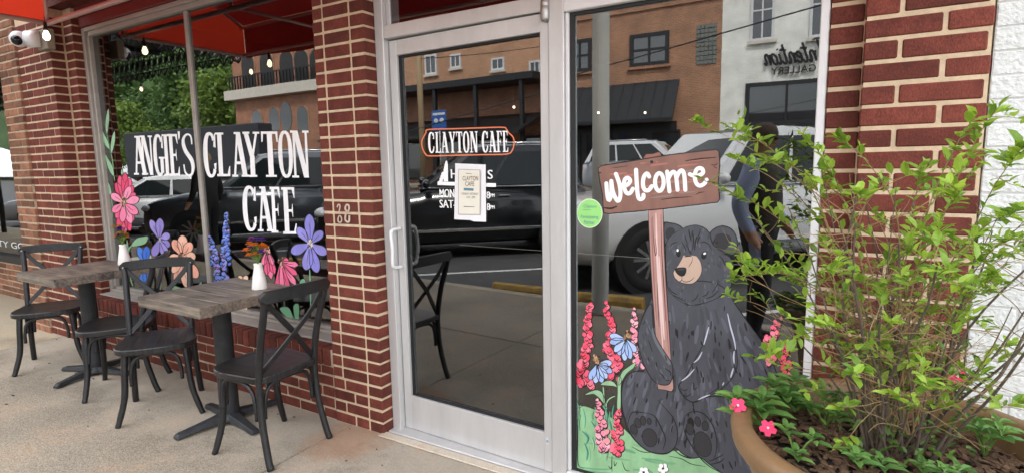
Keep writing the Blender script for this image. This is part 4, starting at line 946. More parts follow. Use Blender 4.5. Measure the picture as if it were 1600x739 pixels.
for i in range(420):                              # fur flecks and paler brush marks
    x, y = pr.uniform(975, 1225), pr.uniform(475, 735)
    l = pr.uniform(12, 30) if i % 3 else pr.uniform(6, 14); sl = (x-1080)/260+pr.uniform(-.25, .25)
    if not (inside((x, y), bp_) and inside((x+sl*l, y+l+3), bp_)): continue
    if i % 3: b.stroke([(x, y), (x+sl*l*.5, y+l*.5), (x+sl*l, y+l)], pr.uniform(3, 6.5), pr.choice([(94, 97, 108), (58, 60, 68), (88, 90, 101), (64, 66, 74)]), 3)
    else: b.stroke([(x, y), (x+sl*l*.4, y+l*.5), (x+sl*l, y+l)], pr.uniform(1.8, 3), BLK, 3.6)
for i in range(120):
    x, y = pr.uniform(1040, 1146), pr.uniform(352, 474)
    if not inside((x, y), h_) or inside((x, y), Z1((250, 330), (480, 330), (490, 560), (250, 560))): continue
    l = pr.uniform(4, 9); b.stroke([(x, y), (x+(x-1090)/80*l*.5, y+l)], pr.uniform(2, 3.6), pr.choice([(92, 95, 104), (60, 62, 70), (84, 86, 96)]), 4.7)
for i in range(40):
    x, y = pr.uniform(998, 1050), pr.uniform(478, 598)
    if inside((x, y), a_): l = pr.uniform(5, 10); A_.stroke([(x, y), (x+l*.35, y+l)], pr.uniform(1.8, 3), pr.choice([(92, 95, 104), (60, 62, 70)]), 9.9)
# sign board
def Z6(*p): return [(890+x/4.928, 220+y/4.928) for x, y in p]
bd = Z6((220, 215), (245, 194), (400, 170), (590, 140), (760, 112), (960, 88), (1130, 70), (1150, 85), (1157, 180), (1145, 330), (1156, 450), (1140, 475), (930, 500), (720, 525), (500, 545), (300, 563), (265, 555), (258, 500), (255, 420), (235, 320), (225, 250))
sp.fill(Z6((582, 150), (585, 108), (640, 102), (690, 88), (706, 110), (706, 135)), (150, 100, 88), 10); sp.stroke(Z6((582, 145), (585, 108), (640, 102), (690, 88), (706, 110), (706, 135)), 1.4, BLK, 10.4)
sp.fill(bd, SIGN, 11, 0); sp.stroke(bd, 1.7, BLK, 11.6, True, False, 0)
for i in range(46):
    x = pr.uniform(240, 960); y = 200-(x-240)*.12+pr.uniform(0, 300); l = pr.uniform(60, 180)
    if inside(Z6((x-14, y))[0], bd) and inside(Z6((x+l+14, y-.12*l))[0], bd): sp.stroke(Z6((x, y), (x+l*.5, y-.07*l), (x+l, y-.12*l)), pr.uniform(1.5, 4), pr.choice([(166, 120, 104), (128, 92, 86), (176, 112, 100), (140, 122, 116)]), 11.2)
for p, wd in [(((262, 517), (320, 522), (368, 505)), 3), (((325, 212), (390, 205), (450, 196)), 1), (((890, 158), (1000, 142), (1130, 130)), 2.2), (((705, 455), (800, 442), (940, 433)), 1.6), (((970, 418), (1000, 402), (1040, 396)), 1.4), (((1090, 185), (1120, 190), (1140, 175)), 1.4), (((1105, 335), (1130, 320)), 1.6), (((225, 250), (245, 248)), 2), (((1110, 200), (1135, 215)), 1.2)]: sp.stroke(Z6(*p), wd, BLK, 11.5)
sp.disc(*Z6((633, 165))[0], 2.6, 2.4, BLK, 11.6)
WH = (246, 246, 248)
for pl_ in [[(284, 330), (292, 420), (305, 460), (322, 410), (322, 312)], [(322, 312), (336, 400), (372, 466), (392, 425), (386, 340), (358, 258)], [(412, 338), (440, 345), (468, 312), (450, 288), (426, 302), (420, 350), (436, 400), (465, 406), (488, 372)], [(513, 226), (518, 330), (528, 430), (546, 452), (568, 440), (570, 418)],
            [(614, 278), (596, 254), (572, 282), (566, 340), (580, 380), (610, 382), (634, 352)], [(752, 240), (762, 320), (770, 392)], [(762, 292), (784, 252), (804, 243), (820, 272), (832, 380)], [(822, 292), (844, 244), (868, 232), (884, 270), (892, 380)], [(926, 260), (975, 275), (1026, 252), (1020, 218), (985, 218), (966, 260), (972, 320), (1000, 348), (1036, 334), (1056, 302)]]:
    sp.stroke(Z6(*pl_), 6.4, WH, 12.2, False, False)
sp.stroke(Z6(*[(692+33*math.cos(a*.524), 320+68*math.sin(a*.524)) for a in range(12)]), 6.4, WH, 12.2, True, False)
b.build('painted_bear', wr); sp.build('painted_welcome_sign', wr); A_.build('painted_paw', wr)
# lupins and daisies beside the bear
def blobs(P, path, w0, w1, n, cols, size, layer, rr):
    pts = spline([(a, b_, 0) for a, b_ in path], 8)
    for i in range(n):
        f = (i+rr.random())/n; q = pts[min(len(pts)-1, int(f*len(pts)))]; wd = w0+(w1-w0)*f
        x = q.x+rr.uniform(-.5, .5)*wd; y = q.y+rr.uniform(-2, 2); s = size*(.55+.45*f)*rr.uniform(.8, 1.2); ro = rr.uniform(-.9, .9)
        P.disc(x+.9, y+.6, s*.85+.8, s*1.2+.8, BLK, layer, 10, ro); P.disc(x, y, s*.85, s*1.2, rr.choice(cols), layer+.4+(i % 6)*.12, 10, ro)
        P.stroke([(x-s*.8, y+s*.3), (x-s*.1, y+s*1.1), (x+s*.8, y+s*.4)], 1.5, BLK, layer+1.2)
f = Paint(YG); PK = [(238, 92, 118), (244, 120, 142), (232, 72, 98)]; LP = [(244, 166, 186), (238, 140, 166), (246, 186, 198)]
def Z4(*p): return [(890+x/5.277, 460+y/5.277) for x, y in p]
def Z5(*p): return [(890+x/4.96, 590+y/4.96) for x, y in p]
blobs(f, Z4((172, 80), (155, 160), (150, 240), (150, 350), (145, 450), (120, 550), (110, 640), (125, 740)), 5, 20, 64, PK, 5.4, .5, pr)
f.build('painted_lupin', wr)
f = Paint(YG); blobs(f, Z4((298, 75), (315, 150), (335, 220), (350, 290), (330, 400), (345, 500), (380, 580), (370, 700)), 4, 18, 54, PK, 5.4, .5, pr); f.build('painted_lupin', wr)
f = Paint(YG); blobs(f, Z4((530, 120), (535, 190), (535, 270), (545, 380), (560, 480), (580, 590)), 3, 13, 34, LP, 5, .5, pr); f.build('painted_lupin', wr)
f = Paint(YG)
GR = (150, 192, 150); VARY.add(GR)
for lf_ in [Z5((255, 75), (268, 75), (275, 180), (290, 200), (295, 330), (280, 330), (272, 220), (262, 150)), Z5((372, 0), (400, 0), (398, 90), (396, 235), (368, 235), (372, 110)), Z5((115, 130), (160, 105), (210, 92), (250, 110), (275, 170), (268, 200), (235, 160), (190, 125), (150, 128)), Z5((360, 140), (330, 155), (300, 180), (285, 230), (278, 200), (300, 160), (340, 138)), Z5((240, 50), (290, 20), (340, 30), (370, 70), (340, 62), (290, 58)), Z4((545, 555), (490, 590), (430, 640), (405, 735), (418, 735), (470, 650), (530, 600))]:
    f.leaf(lf_, GR, 3)
for i in range(26):
    x, y = pr.uniform(902, 962), pr.uniform(650, 720); l = pr.uniform(16, 36); dx = pr.uniform(-6, 2); f.stroke([(x, y), (x-dx*.5, y-l*.5), (x+dx, y-l)], pr.uniform(1.5, 3), pr.choice([(112, 168, 128), (150, 200, 160), (70, 150, 130)]), 3.6)
    if i % 2 == 0: f.stroke([(x+1.4, y), (x-dx*.5+1.4, y-l*.5), (x+dx+1, y-l)], .9, BLK, 3.8)
f.build('painted_leaves', wr)
BL = (160, 186, 236); VARY.add(BL)
for (c, tips, cone) in [((460, 365), [(330, 335), (330, 395), (370, 470), (405, 500), (455, 545), (505, 530), (550, 470)], (478, 330)), ((228, 572), [(352, 560), (352, 640), (310, 690), (270, 725), (215, 730), (165, 700), (320, 600)], (225, 530))]:
    f = Paint(YG); cx, cy = Z4(c)[0]
    for i, tp in enumerate(tips): tx, ty = Z4(tp)[0]; f.petal(cx, cy, tx, ty, 11, BL if i % 2 else (178, 200, 242), 5+(i % 3)*.4, 1.1, False)
    kx, ky = Z4(cone)[0]
    for i in range(24): f.disc(kx+pr.uniform(-5.5, 5.5), ky+pr.uniform(-6, 6), 1.6, 2, pr.choice([(150, 112, 84), (60, 40, 30), (190, 150, 112)]), 7+(i % 3)*.2, 8)
    f.build('painted_daisy', wr)
f = Paint(YG); blobs(f, Z5((220, 170), (232, 250), (240, 330), (250, 400), (265, 480), (290, 560)), 5, 22, 46, LP+[(240, 150, 160)], 5, 5, pr); f.build('painted_lupin', wr)
f = Paint(YG); blobs(f, Z5((380, 255), (372, 320), (370, 400), (365, 480), (360, 580)), 4, 22, 40, PK, 5, 5, pr)
for p in [((330, 600), (328, 660), (330, 725)), ((300, 680), (320, 700), (330, 670)), ((345, 640), (350, 680), (368, 650))]: f.stroke(Z5(*p), 1.4, BLK, 6)
f.build('painted_lupin', wr)
def Z7(*p): return [(1170+x/5.275, 480+y/5.275) for x, y in p]
f = Paint(YG); blobs(f, Z7((250, 95), (220, 160), (215, 220), (170, 260), (190, 330), (210, 450)), 8, 18, 28, [(240, 104, 132), (246, 136, 156)], 5.4, 5, pr); blobs(f, Z7((298, 315), (290, 420), (310, 500), (310, 620)), 8, 22, 26, PK, 5.6, 5, pr); f.build('painted_lupin', wr)
f = Paint(YG)
for cx, cy in ((1036, 731), (1006, 737)):
    for k in range(5):
        a = k*1.257+.3; f.disc(cx+5*math.cos(a)+.5, cy+5*math.sin(a)+.5, 4.2, 4.2, BLK, 5, 12); f.disc(cx+5*math.cos(a), cy+5*math.sin(a), 3.6, 3.6, (246, 246, 246), 5.4, 12)
    f.disc(cx, cy, 2, 2, BLK, 5.8, 8)
f.build('painted_white_flowers', wr)
f = Paint(YG); f.disc(921.5, 333.5, 20, 22.8, (214, 236, 200), 1, 40); f.disc(921.5, 333.5, 18.8, 21.4, (150, 218, 124), 1.6, 40)
stk = f.build('round_sticker', wr)
def ptext(s, u0, v0, u1, v1, plane, mat, parent, name='lettering', layer=3, shear=0):
    a = aty(u0, v0, plane); c = aty(u1, v1, plane); return text(name, s, a.x, c.x, min(a.z, c.z), max(a.z, c.z), plane-.0004-layer*.00012, mat, parent, shear)
ink = mk('blue_ink', srgb(70, 120, 150), .6, .05, 20, 0)
ptext('Clayton', 912, 326, 932, 320.5, YG, ink, wr, 'sticker_print', 6, .3); ptext('Participating', 908, 342.5, 935, 337, YG, ink, wr, 'sticker_print', 6); ptext('Partner', 913, 350, 929, 345, YG, ink, wr, 'sticker_print', 6)
a = aty(911, 327.5, YG); MB().box(a.x, a.x+.036, YG-.0014, YG-.0013, a.z-.0015, a.z).build('sticker_print', ink, wr)
# ------------------------------------------------------------- lettering
def rect(a, b_, c, d): return [(a, c), (b_, c), (b_, d), (a, d)]
def bar(x0, y0, x1, y1, t): return [(x0-t/2, y0), (x0+t/2, y0), (x1+t/2, y1), (x1-t/2, y1)]
def ring(a0, a1, ix=.55, n=22, ox=.5):
    o_, i_ = [], []
    for k in range(n+1):
        a = R(a0+(a1-a0)*k/n); c, s = math.cos(a), math.sin(a); sg = lambda v, e: math.copysign(abs(v)**e, v)
        o_.append((.5+.5*sg(c, .8), .5+.515*sg(s, .9))); i_.append((ix-.02+.225*sg(c, .8), .5+.445*sg(s, .9)))
    return [[o_[k], o_[k+1], i_[k+1], i_[k]] for k in range(n)]
def ribbon(pts):
    P = spline([(x, y, w_) for x, y, w_ in pts], 4); out = []; L_, R_ = [], []
    for i, p in enumerate(P):
        t = P[min(i+1, len(P)-1)]-P[max(i-1, 0)]; tx, ty = t.x, t.y*2.9; l = math.hypot(tx, ty) or 1; nx_, ny_ = -ty/l, tx/l
        L_.append((p.x+nx_*p.z/2, p.y+ny_*p.z/2/2.9)); R_.append((p.x-nx_*p.z/2, p.y-ny_*p.z/2/2.9))
    return [[L_[i], L_[i+1], R_[i+1], R_[i]] for i in range(len(P)-1)]
SF = .045
GLY = {
 'A': [bar(.16, 0, .42, 1, .12), bar(.82, 0, .47, 1, .28), rect(.26, .72, .28, .34), rect(-.02, .34, 0, SF), rect(.6, 1.06, 0, SF), rect(.22, .6, 1-SF, 1)],
 'N': [bar(.17, 0, .17, 1, .12), bar(.86, 0, .86, 1, .12), bar(.26, 1, .80, 0, .28), rect(0, .36, 0, SF), rect(0, .36, 1-SF, 1), rect(.68, 1.02, 1-SF, 1)],
 'G': ring(42, 318)+[rect(.62, .9, .06, .44), rect(.5, 1.02, .41, .41+SF), [(.78, .68), (.93, .66), (.93, .97), (.86, .97)]],
 'C': ring(42, 318)+[[(.76, .68), (.93, .66), (.94, .98), (.86, .98)], [(.76, .3), (.93, .32), (.9, .18), (.8, .14)]],
 'O': ring(0, 360, .52), 'I': [rect(.28, .72, 0, 1), rect(.02, .98, 0, SF), rect(.02, .98, 1-SF, 1)],
 'E': [rect(.14, .44, 0, 1), rect(.0, .93, 0, .055), [(.78, .05), (.95, 0), (.97, .22), (.92, .22)], rect(.4, .74, .47, .525), [(.66, .49), (.74, .36), (.76, .36), (.76, .64), (.74, .64)], rect(0, .9, .945, 1), [(.74, .95), (.92, 1), (.92, .76), (.86, .78)]],
 'F': [rect(.14, .44, 0, 1), rect(.0, .62, 0, SF), rect(.4, .74, .47, .525), [(.66, .49), (.74, .36), (.76, .36), (.76, .64), (.74, .64)], rect(0, .9, .945, 1), [(.74, .95), (.94, 1), (.96, .74), (.88, .78)]],
 'L': [rect(.14, .44, 0, 1), rect(0, .58, 1-SF, 1), rect(0, .94, 0, .055), [(.78, .05), (.96, 0), (.98, .24), (.92, .22)]],
 'Y': [bar(.52, 0, .52, .47, .27), bar(.50, .45, .18, 1, .26), bar(.55, .45, .84, 1, .13), rect(.28, .76, 0, SF), rect(0, .4, 1-SF, 1), rect(.64, 1.02, 1-SF, 1)],
 'T': [rect(.36, .66, 0, 1), rect(.2, .82, 0, SF), rect(0, 1, .945, 1), [(0, 1), (.12, .95), (.08, .78), (.0, .76)], [(1, 1), (.88, .95), (.92, .78), (1, .76)]],
 "'": [[(.1, 1.05), (.9, 1.05), (.7, .9), (.3, .84)]],
 'S': ribbon([(.88, .74, .1), (.84, .92, .13), (.52, .97, .13), (.2, .88, .2), (.15, .74, .28), (.3, .59, .3), (.55, .48, .3), (.8, .36, .3), (.86, .22, .26), (.74, .07, .18), (.45, .03, .13), (.16, .1, .13), (.08, .28, .1)])}
def letter(P, ch_, u0, u1, vt, vb, col, layer=1, lean=0):
    """one painted letter in the box u0..u1 (at mid height), vt..vb; lean: pixel shift right from top to bottom"""
    for poly in GLY[ch_]:
        xs_ = [q[0] for q in poly]; xm_ = (min(xs_)+max(xs_))/2
        if len(poly) == 4 and max(xs_)-min(xs_) < .75 and ch_ != 'O': poly = [(xm_+(x-xm_)*1.06, y) for x, y in poly]
        uv = [(u0+(u1-u0)*x-lean*(y-.5), vb+(vt-vb)*y) for x, y in poly]
        P.put(uv, [tuple(range(len(uv)))], col, layer)
f = Paint(GL)
for ch_, u0, u1, vt, vb in [('A', 208, 228, 213, 273.5), ('N', 220.5, 239, 212.3, 274), ('G', 240, 256.5, 211, 274.5), ('I', 254.5, 265.5, 210.5, 274.8), ('E', 263.5, 280, 210, 275), ("'", 279.5, 284, 209, 275.2), ('S', 285, 303, 208.5, 276.5)]: letter(f, ch_, u0, u1, vt, vb, WH, 1, 4.5)
for ch_, u0, u1, vt, vb in [('C', 318, 339, 208, 277), ('L', 338, 359, 207.8, 276), ('A', 362, 386, 207, 276.6), ('Y', 381, 406, 206.5, 277), ('T', 409.5, 435, 206, 277), ('O', 435, 457.5, 205.5, 277.5), ('N', 455.5, 483, 204.6, 278)]: letter(f, ch_, u0, u1, vt, vb, WH, 1, 3.6)
for ch_, u0, u1, vt, vb in [('C', 379.5, 402, 291.5, 360.5), ('A', 402, 425, 292, 361.5), ('F', 423, 439, 292.5, 363.5), ('E', 441, 463, 293, 365.5)]: letter(f, ch_, u0, u1, vt, vb, WH, 1, 3.6)
f.build('lettering', wl)
# ------------------------------------------------------------- flowers on the left window
f = Paint(GL); LG = (150, 196, 156); VARY.add(LG)
def Z8(*p): return [(150+x/3.695, 170+y/3.695) for x, y in p]
for lf_ in [((72, 0), (78, 50), (72, 110), (64, 150), (54, 110), (58, 50)), ((28, 108), (50, 150), (70, 190), (80, 235), (55, 215), (38, 170)), ((108, 130), (112, 175), (100, 235), (88, 262), (84, 220), (92, 165)), ((52, 262), (78, 300), (100, 345), (104, 392), (80, 365), (62, 320)), ((58, 408), (80, 440), (92, 490), (96, 520), (70, 480)), ((150, 345), (156, 370), (150, 385), (144, 370))]: f.leaf(Z8(*lf_), LG, 1)
f.stroke(Z8((64, 148), (80, 230), (95, 300), (105, 395), (110, 420)), 1.6, (120, 160, 120), .6); f.stroke(Z8((72, 430), (92, 540), (95, 640)), 1.6, (120, 160, 120), .6)
f.build('painted_vine', wl)
def flower(name, c, tips, wd, cols, cone, layer=2, ol=.9, cc=((40, 30, 26), (200, 180, 120)), vein=True, tip=.62, parent=None, pl=None):
    f = Paint(pl or GL)
    for i, (x, y) in enumerate(tips): f.petal(c[0], c[1], x, y, wd[i % len(wd)], cols[i % len(cols)], layer+(i % 6)*.35, ol, vein, tip)
    for i in range(26):
        a = pr.uniform(0, 6.28); q = math.sqrt(pr.random()); f.disc(c[0]+cone[0]*q*math.cos(a), c[1]+cone[1]*q*math.sin(a), cone[0]*.22, cone[1]*.22, cc[i % len(cc)], layer+3+(i % 4)*.2, 7)
    return f.build(name, parent or wl)
c = (193.5, 317.5); PD = [(226, 70, 112), (236, 92, 134)]; VARY |= set(PD)
flower('painted_flower_back', (c[0]+1, c[1]+2), [(c[0]+44*math.sin(R(a))*.62*s_, c[1]-44*math.cos(R(a))*s_) for a, s_ in ((-32, .85), (-14, 1), (4, 1.08), (22, .95), (40, .8), (62, .75), (118, .7), (140, .85), (160, 1.05), (178, 1.1), (-160, .95), (-140, .7), (-60, .7))], [11], PD, (1, 1), 1.5)
flower('painted_flower', c, [(c[0]+x, c[1]+y) for x, y in ((-20, -14), (-18, 14), (24, -7), (22, 17), (10, -26), (-2, 30), (12, 32), (4, -20))], [12, 12, 13, 13, 11, 11, 11, 9], [(244, 150, 184), (240, 130, 168)], (5, 9), 4.5)
def Z9(*p): return [(190+x/5.279, 320+y/5.279) for x, y in p]
VI = [(152, 140, 208), (140, 126, 198)]; VARY |= set(VI)
flower('painted_flower', Z9((312, 285))[0], Z9((240, 125), (318, 112), (398, 245), (398, 345), (372, 428), (262, 425)), [11, 13, 12, 12, 13, 13], VI, (2.5, 4.5), 3, cc=((210, 220, 170), (90, 80, 120)))
flower('painted_flower', Z9((195, 500))[0], Z9((140, 345), (210, 340), (168, 660), (215, 650)), [11, 12, 12, 12], [(74, 128, 222), (58, 108, 206)], (3, 3), 3, cc=((220, 225, 235), (40, 60, 120)))
PE = [(246, 190, 164), (240, 172, 148)]; VARY |= set(PE)
flower('painted_flower', Z9((505, 430))[0], Z9((502, 250), (425, 288), (392, 440), (575, 310), (612, 425), (628, 600), (545, 685), (445, 640), (420, 560)), [16, 14, 13, 15, 15, 17, 16, 13, 12], PE, (6.5, 8.5), 3, cc=((52, 36, 30), (206, 150, 124), (120, 90, 70)))
f = Paint(GL)
for lf_ in [Z9((80, 340), (120, 280), (170, 265), (218, 262), (205, 310), (160, 335)), Z9((385, 670), (440, 665), (500, 690), (490, 710), (420, 700)), Z9((610, 700), (640, 650), (662, 630), (655, 690))]: f.leaf(lf_, (134, 178, 140), 2)
for p in [((50, 400), (70, 350), (90, 335)), ((45, 290), (50, 340), (62, 390)), ((320, 540), (325, 620), (318, 700)), ((70, 590), (80, 630), (95, 670))]: f.stroke(Z9(*p), 2.2, (120, 166, 130), 1.4)
f.build('painted_leaves', wl)
def Za(*p): return [(310+x/5.69, 320+y/5.69) for x, y in p]
BLU = [(108, 142, 228), (84, 118, 214), (138, 160, 234), (158, 142, 220)]
f = Paint(GL); blobs(f, Za((92, 285), (115, 350), (140, 450), (150, 560), (160, 710)), 3, 17, 84, BLU, 3.1, 2, pr); f.build('painted_delphinium', wl)
f = Paint(GL); blobs(f, Za((245, 78), (250, 170), (240, 280), (240, 380), (245, 500), (255, 700)), 3, 17, 110, BLU, 3.1, 2, pr); f.build('painted_delphinium', wl)
def Zb(*p): return [(390+x/3.515, 320+y/3.515) for x, y in p]
flower('painted_flower', (379, 446), [(368, 434), (374, 430), (386, 430), (392, 440), (384, 497), (374, 492)], [9], [(246, 206, 176)], (2, 3), 1, vein=False)
for c, tips in [((98, 245), ((60, 250), (75, 330), (95, 385), (120, 408), (138, 380), (130, 330))), ((172, 315), ((215, 300), (268, 330), (262, 385), (255, 440), (215, 470), (180, 475), (150, 460)))]:
    o = flower('painted_coneflower', Zb(c)[0], Zb(*tips), [8.5, 9, 9, 9, 9, 8], [(238, 96, 140), (244, 130, 166)], (5, 8), 3, cc=((40, 30, 26), (214, 170, 150), (120, 80, 70)), tip=.75)
PU = [(142, 138, 216), (152, 146, 222)]; VARY |= set(PU)
flower('painted_flower', Zb((333, 215))[0], Zb((328, 52), (262, 125), (228, 262), (310, 358), (372, 372), (425, 270), (402, 145)), [16, 14, 17, 17, 16, 15, 14], PU, (4, 6), 3, cc=((244, 240, 226), (210, 190, 150)))
f = Paint(GL)
for lf_ in [Zb((275, 420), (300, 405), (312, 440), (300, 475), (280, 470)), Zb((165, 570), (210, 560), (235, 600), (255, 680), (225, 640)), Zb((240, 560), (270, 545), (272, 620), (262, 675)), Zb((60, 560), (70, 590), (66, 630), (58, 600)), Zb((362, 600), (372, 640), (368, 700), (360, 660))]: f.leaf(lf_, (112, 172, 132), 2)
f.stroke(Zb((330, 355), (333, 440), (336, 560)), 2.6, (112, 172, 132), 1.2)
f.build('painted_leaves', wl)
# ------------------------------------------------------------- door sign and hours
f = Paint(YG)
def Zc(*p): return [(640+x/4.344, 190+y/4.344) for x, y in p]
u = 664.5; ws = {'C': 10.2, 'L': 8.6, 'A': 11, 'Y': 10.5, 'T': 9.6, 'O': 10, 'N': 12, ' ': 5, 'F': 8.4, 'E': 8.6}
for ch_ in 'CLAYTON CAFE':
    if ch_ != ' ': letter(f, ch_, u, u+ws[ch_]*1.02, 207-(u-664)*.018, 239.5-(u-664)*.012, WH, 2, 1)
    u += ws[ch_]*1.12
f.stroke(Zc((110, 55), (300, 50), (480, 44), (625, 41), (650, 52), (665, 76), (695, 105), (705, 145), (690, 200), (650, 223), (480, 227), (300, 231), (125, 235), (90, 225), (66, 180), (62, 135), (78, 100), (92, 76)), 2.0, (226, 124, 82), 2, True, False)
f.build('door_sign', leaf)
f = Paint(YG)
f.fill(Zc((236, 265), (243, 290), (245, 410), (215, 410), (214, 330), (226, 275)), WH, 1, 0)
for i in range(4): f.disc(*Zc((212-i*6, 355+i*18))[0], 3.6, 2.6, WH, 1, 12, -.5)
f.fill(Zc((172, 410), (578, 422), (578, 447), (172, 434)), WH, 1.5, 0); f.build('hours_ornament', leaf)
for s, a, c in [('H', (265, 388), (304, 326)), ('S', (520, 392), (553, 330)), ('MON-', (186, 516), (302, 462)), ('SAT-', (186, 588), (296, 536)), ('8', (512, 524), (535, 478)), ('PM', (538, 514), (566, 492)), ('8', (514, 604), (535, 558)), ('PM', (538, 594), (566, 572))]:
    (u0, v0), (u1, v1) = Zc(a)[0], Zc(c)[0]; o = ptext(s, u0, v0, u1, v1, YG, white_ink, leaf, 'hours_lettering', 2)
    for k_ in range(1):       # heavier strokes: a second copy a hair to the side
        o2 = ptext(s, u0+.7, v0, u1+.7, v1, YG, white_ink, leaf, 'hours_lettering', 2.3)
# paper notice
pn = thing('paper_notice', 'white printed paper notice taped to the glass door', 'notice', aty(734, 302, YG-.01))
def Zp(x, y, l): u, v = Zc((x, y))[0]; q = aty(u, v, YG); return (q.x, YG-.0045-l, q.z)
vs = []; fs = []; nxp, nyp = 8, 10
for j in range(nyp+1):
    for i in range(nxp+1):
        a_, b_ = i/nxp, j/nyp; x = 300+(512-300)*a_+(8-20*(1-a_))*b_*.6; y = 286+8*a_+(380+ (8 if a_ > .5 else 0))*b_
        vs.append(Zp(x, y, .001+.003*math.sin(a_*3)*(.3+b_)+.002*a_*b_))
for j in range(nyp):
    for i in range(nxp): fs.append((j*(nxp+1)+i, j*(nxp+1)+i+1, (j+1)*(nxp+1)+i+1, (j+1)*(nxp+1)+i))
pb = MB().add(vs, fs).build('sheet', mk('white_paper', srgb(232, 231, 234), .7, .03, 20, 0), pn, smooth=True)
cream = mk('cream_print', srgb(226, 222, 208), .7, .03, 20, 0); brown = mk('brown_print', srgb(104, 66, 46), .7, .05, 20, 0); teal = mk('teal_print', srgb(92, 134, 150), .7, .05, 20, 0); grey = mk('grey_print', srgb(120, 116, 108), .7, .05, 20, 0)
def prect(x0, y0, x1, y1, l, mat, name='print'): MB().add([Zp(x0, y0, l), Zp(x1, y0+4, l), Zp(x1, y1+2, l), Zp(x0, y1, l)], [(0, 1, 2, 3)]).build(name, mat, pb)
prect(328, 325, 480, 632, .0085, grey); prect(331, 328, 477, 629, .0088, cream)
for s, a, c, mt in [('CLAYTON', (348, 403), (455, 372), brown), ('CAFE', (366, 440), (428, 410), brown), ('MONDAY - SATURDAY', (342, 500), (456, 486), grey), ('7AM - 2PM', (374, 523), (434, 510), grey)]:
    (u0, v0), (u1, v1) = Zc(a)[0], Zc(c)[0]; ptext(s, u0, v0, u1, v1, YG-.0142, mt, pb, 'print', 2)
prect(366, 452, 434, 470, .0092, teal); prect(382, 351, 424, 356, .0092, grey); prect(366, 575, 440, 581, .0092, grey)

# the door stands a finger's breadth ajar
_a = R(-1.8); _px = -1.121-wloc(dr).x
leaf.rotation_euler = (0, 0, _a); leaf.location = (_px-_px*math.cos(_a), -_px*math.sin(_a), 0)
pn_off = wloc(pn).x-(-1.121)
pn.location.y += -pn_off*-math.sin(_a)*1.0
pn.rotation_euler = (0, 0, _a)
# =====================================================================
#  THE STREET (seen in the glass)
# =====================================================================
def paintmat(name, c, metal=.2): return mk(name, c, .3, .03, 3, 0, metal=metal, coat=.8)
CP = {'black': paintmat('black_car_paint', (.008, .009, .011)), 'grey': paintmat('dark_grey_car_paint', (.09, .1, .11), .7), 'white': paintmat('white_car_paint', (.62, .63, .64), 0), 'silver': paintmat('silver_car_paint', (.42, .44, .46), .5)}
M['car_glass'] = mk('dark_car_glass', (.012, .016, .017), .04, .1, 2, 0, spec=.45)
M['tyre'] = mk('tyre_rubber', (.012, .012, .012), .85, .2, 30, .2); M['rim'] = mk('alloy_rim', (.35, .35, .36), .3, .1, 8, 0, metal=.8)
M['chrome'] = mk('chrome_trim', (.6, .61, .62), .15, .03, 5, 0, metal=.9); M['red_lens'] = mk('red_lens', (.3, .01, .01), .2, .1, 8, 0); M['head_lens'] = mk('headlight_lens', (.5, .52, .54), .1, .1, 20, .1, coat=.6)
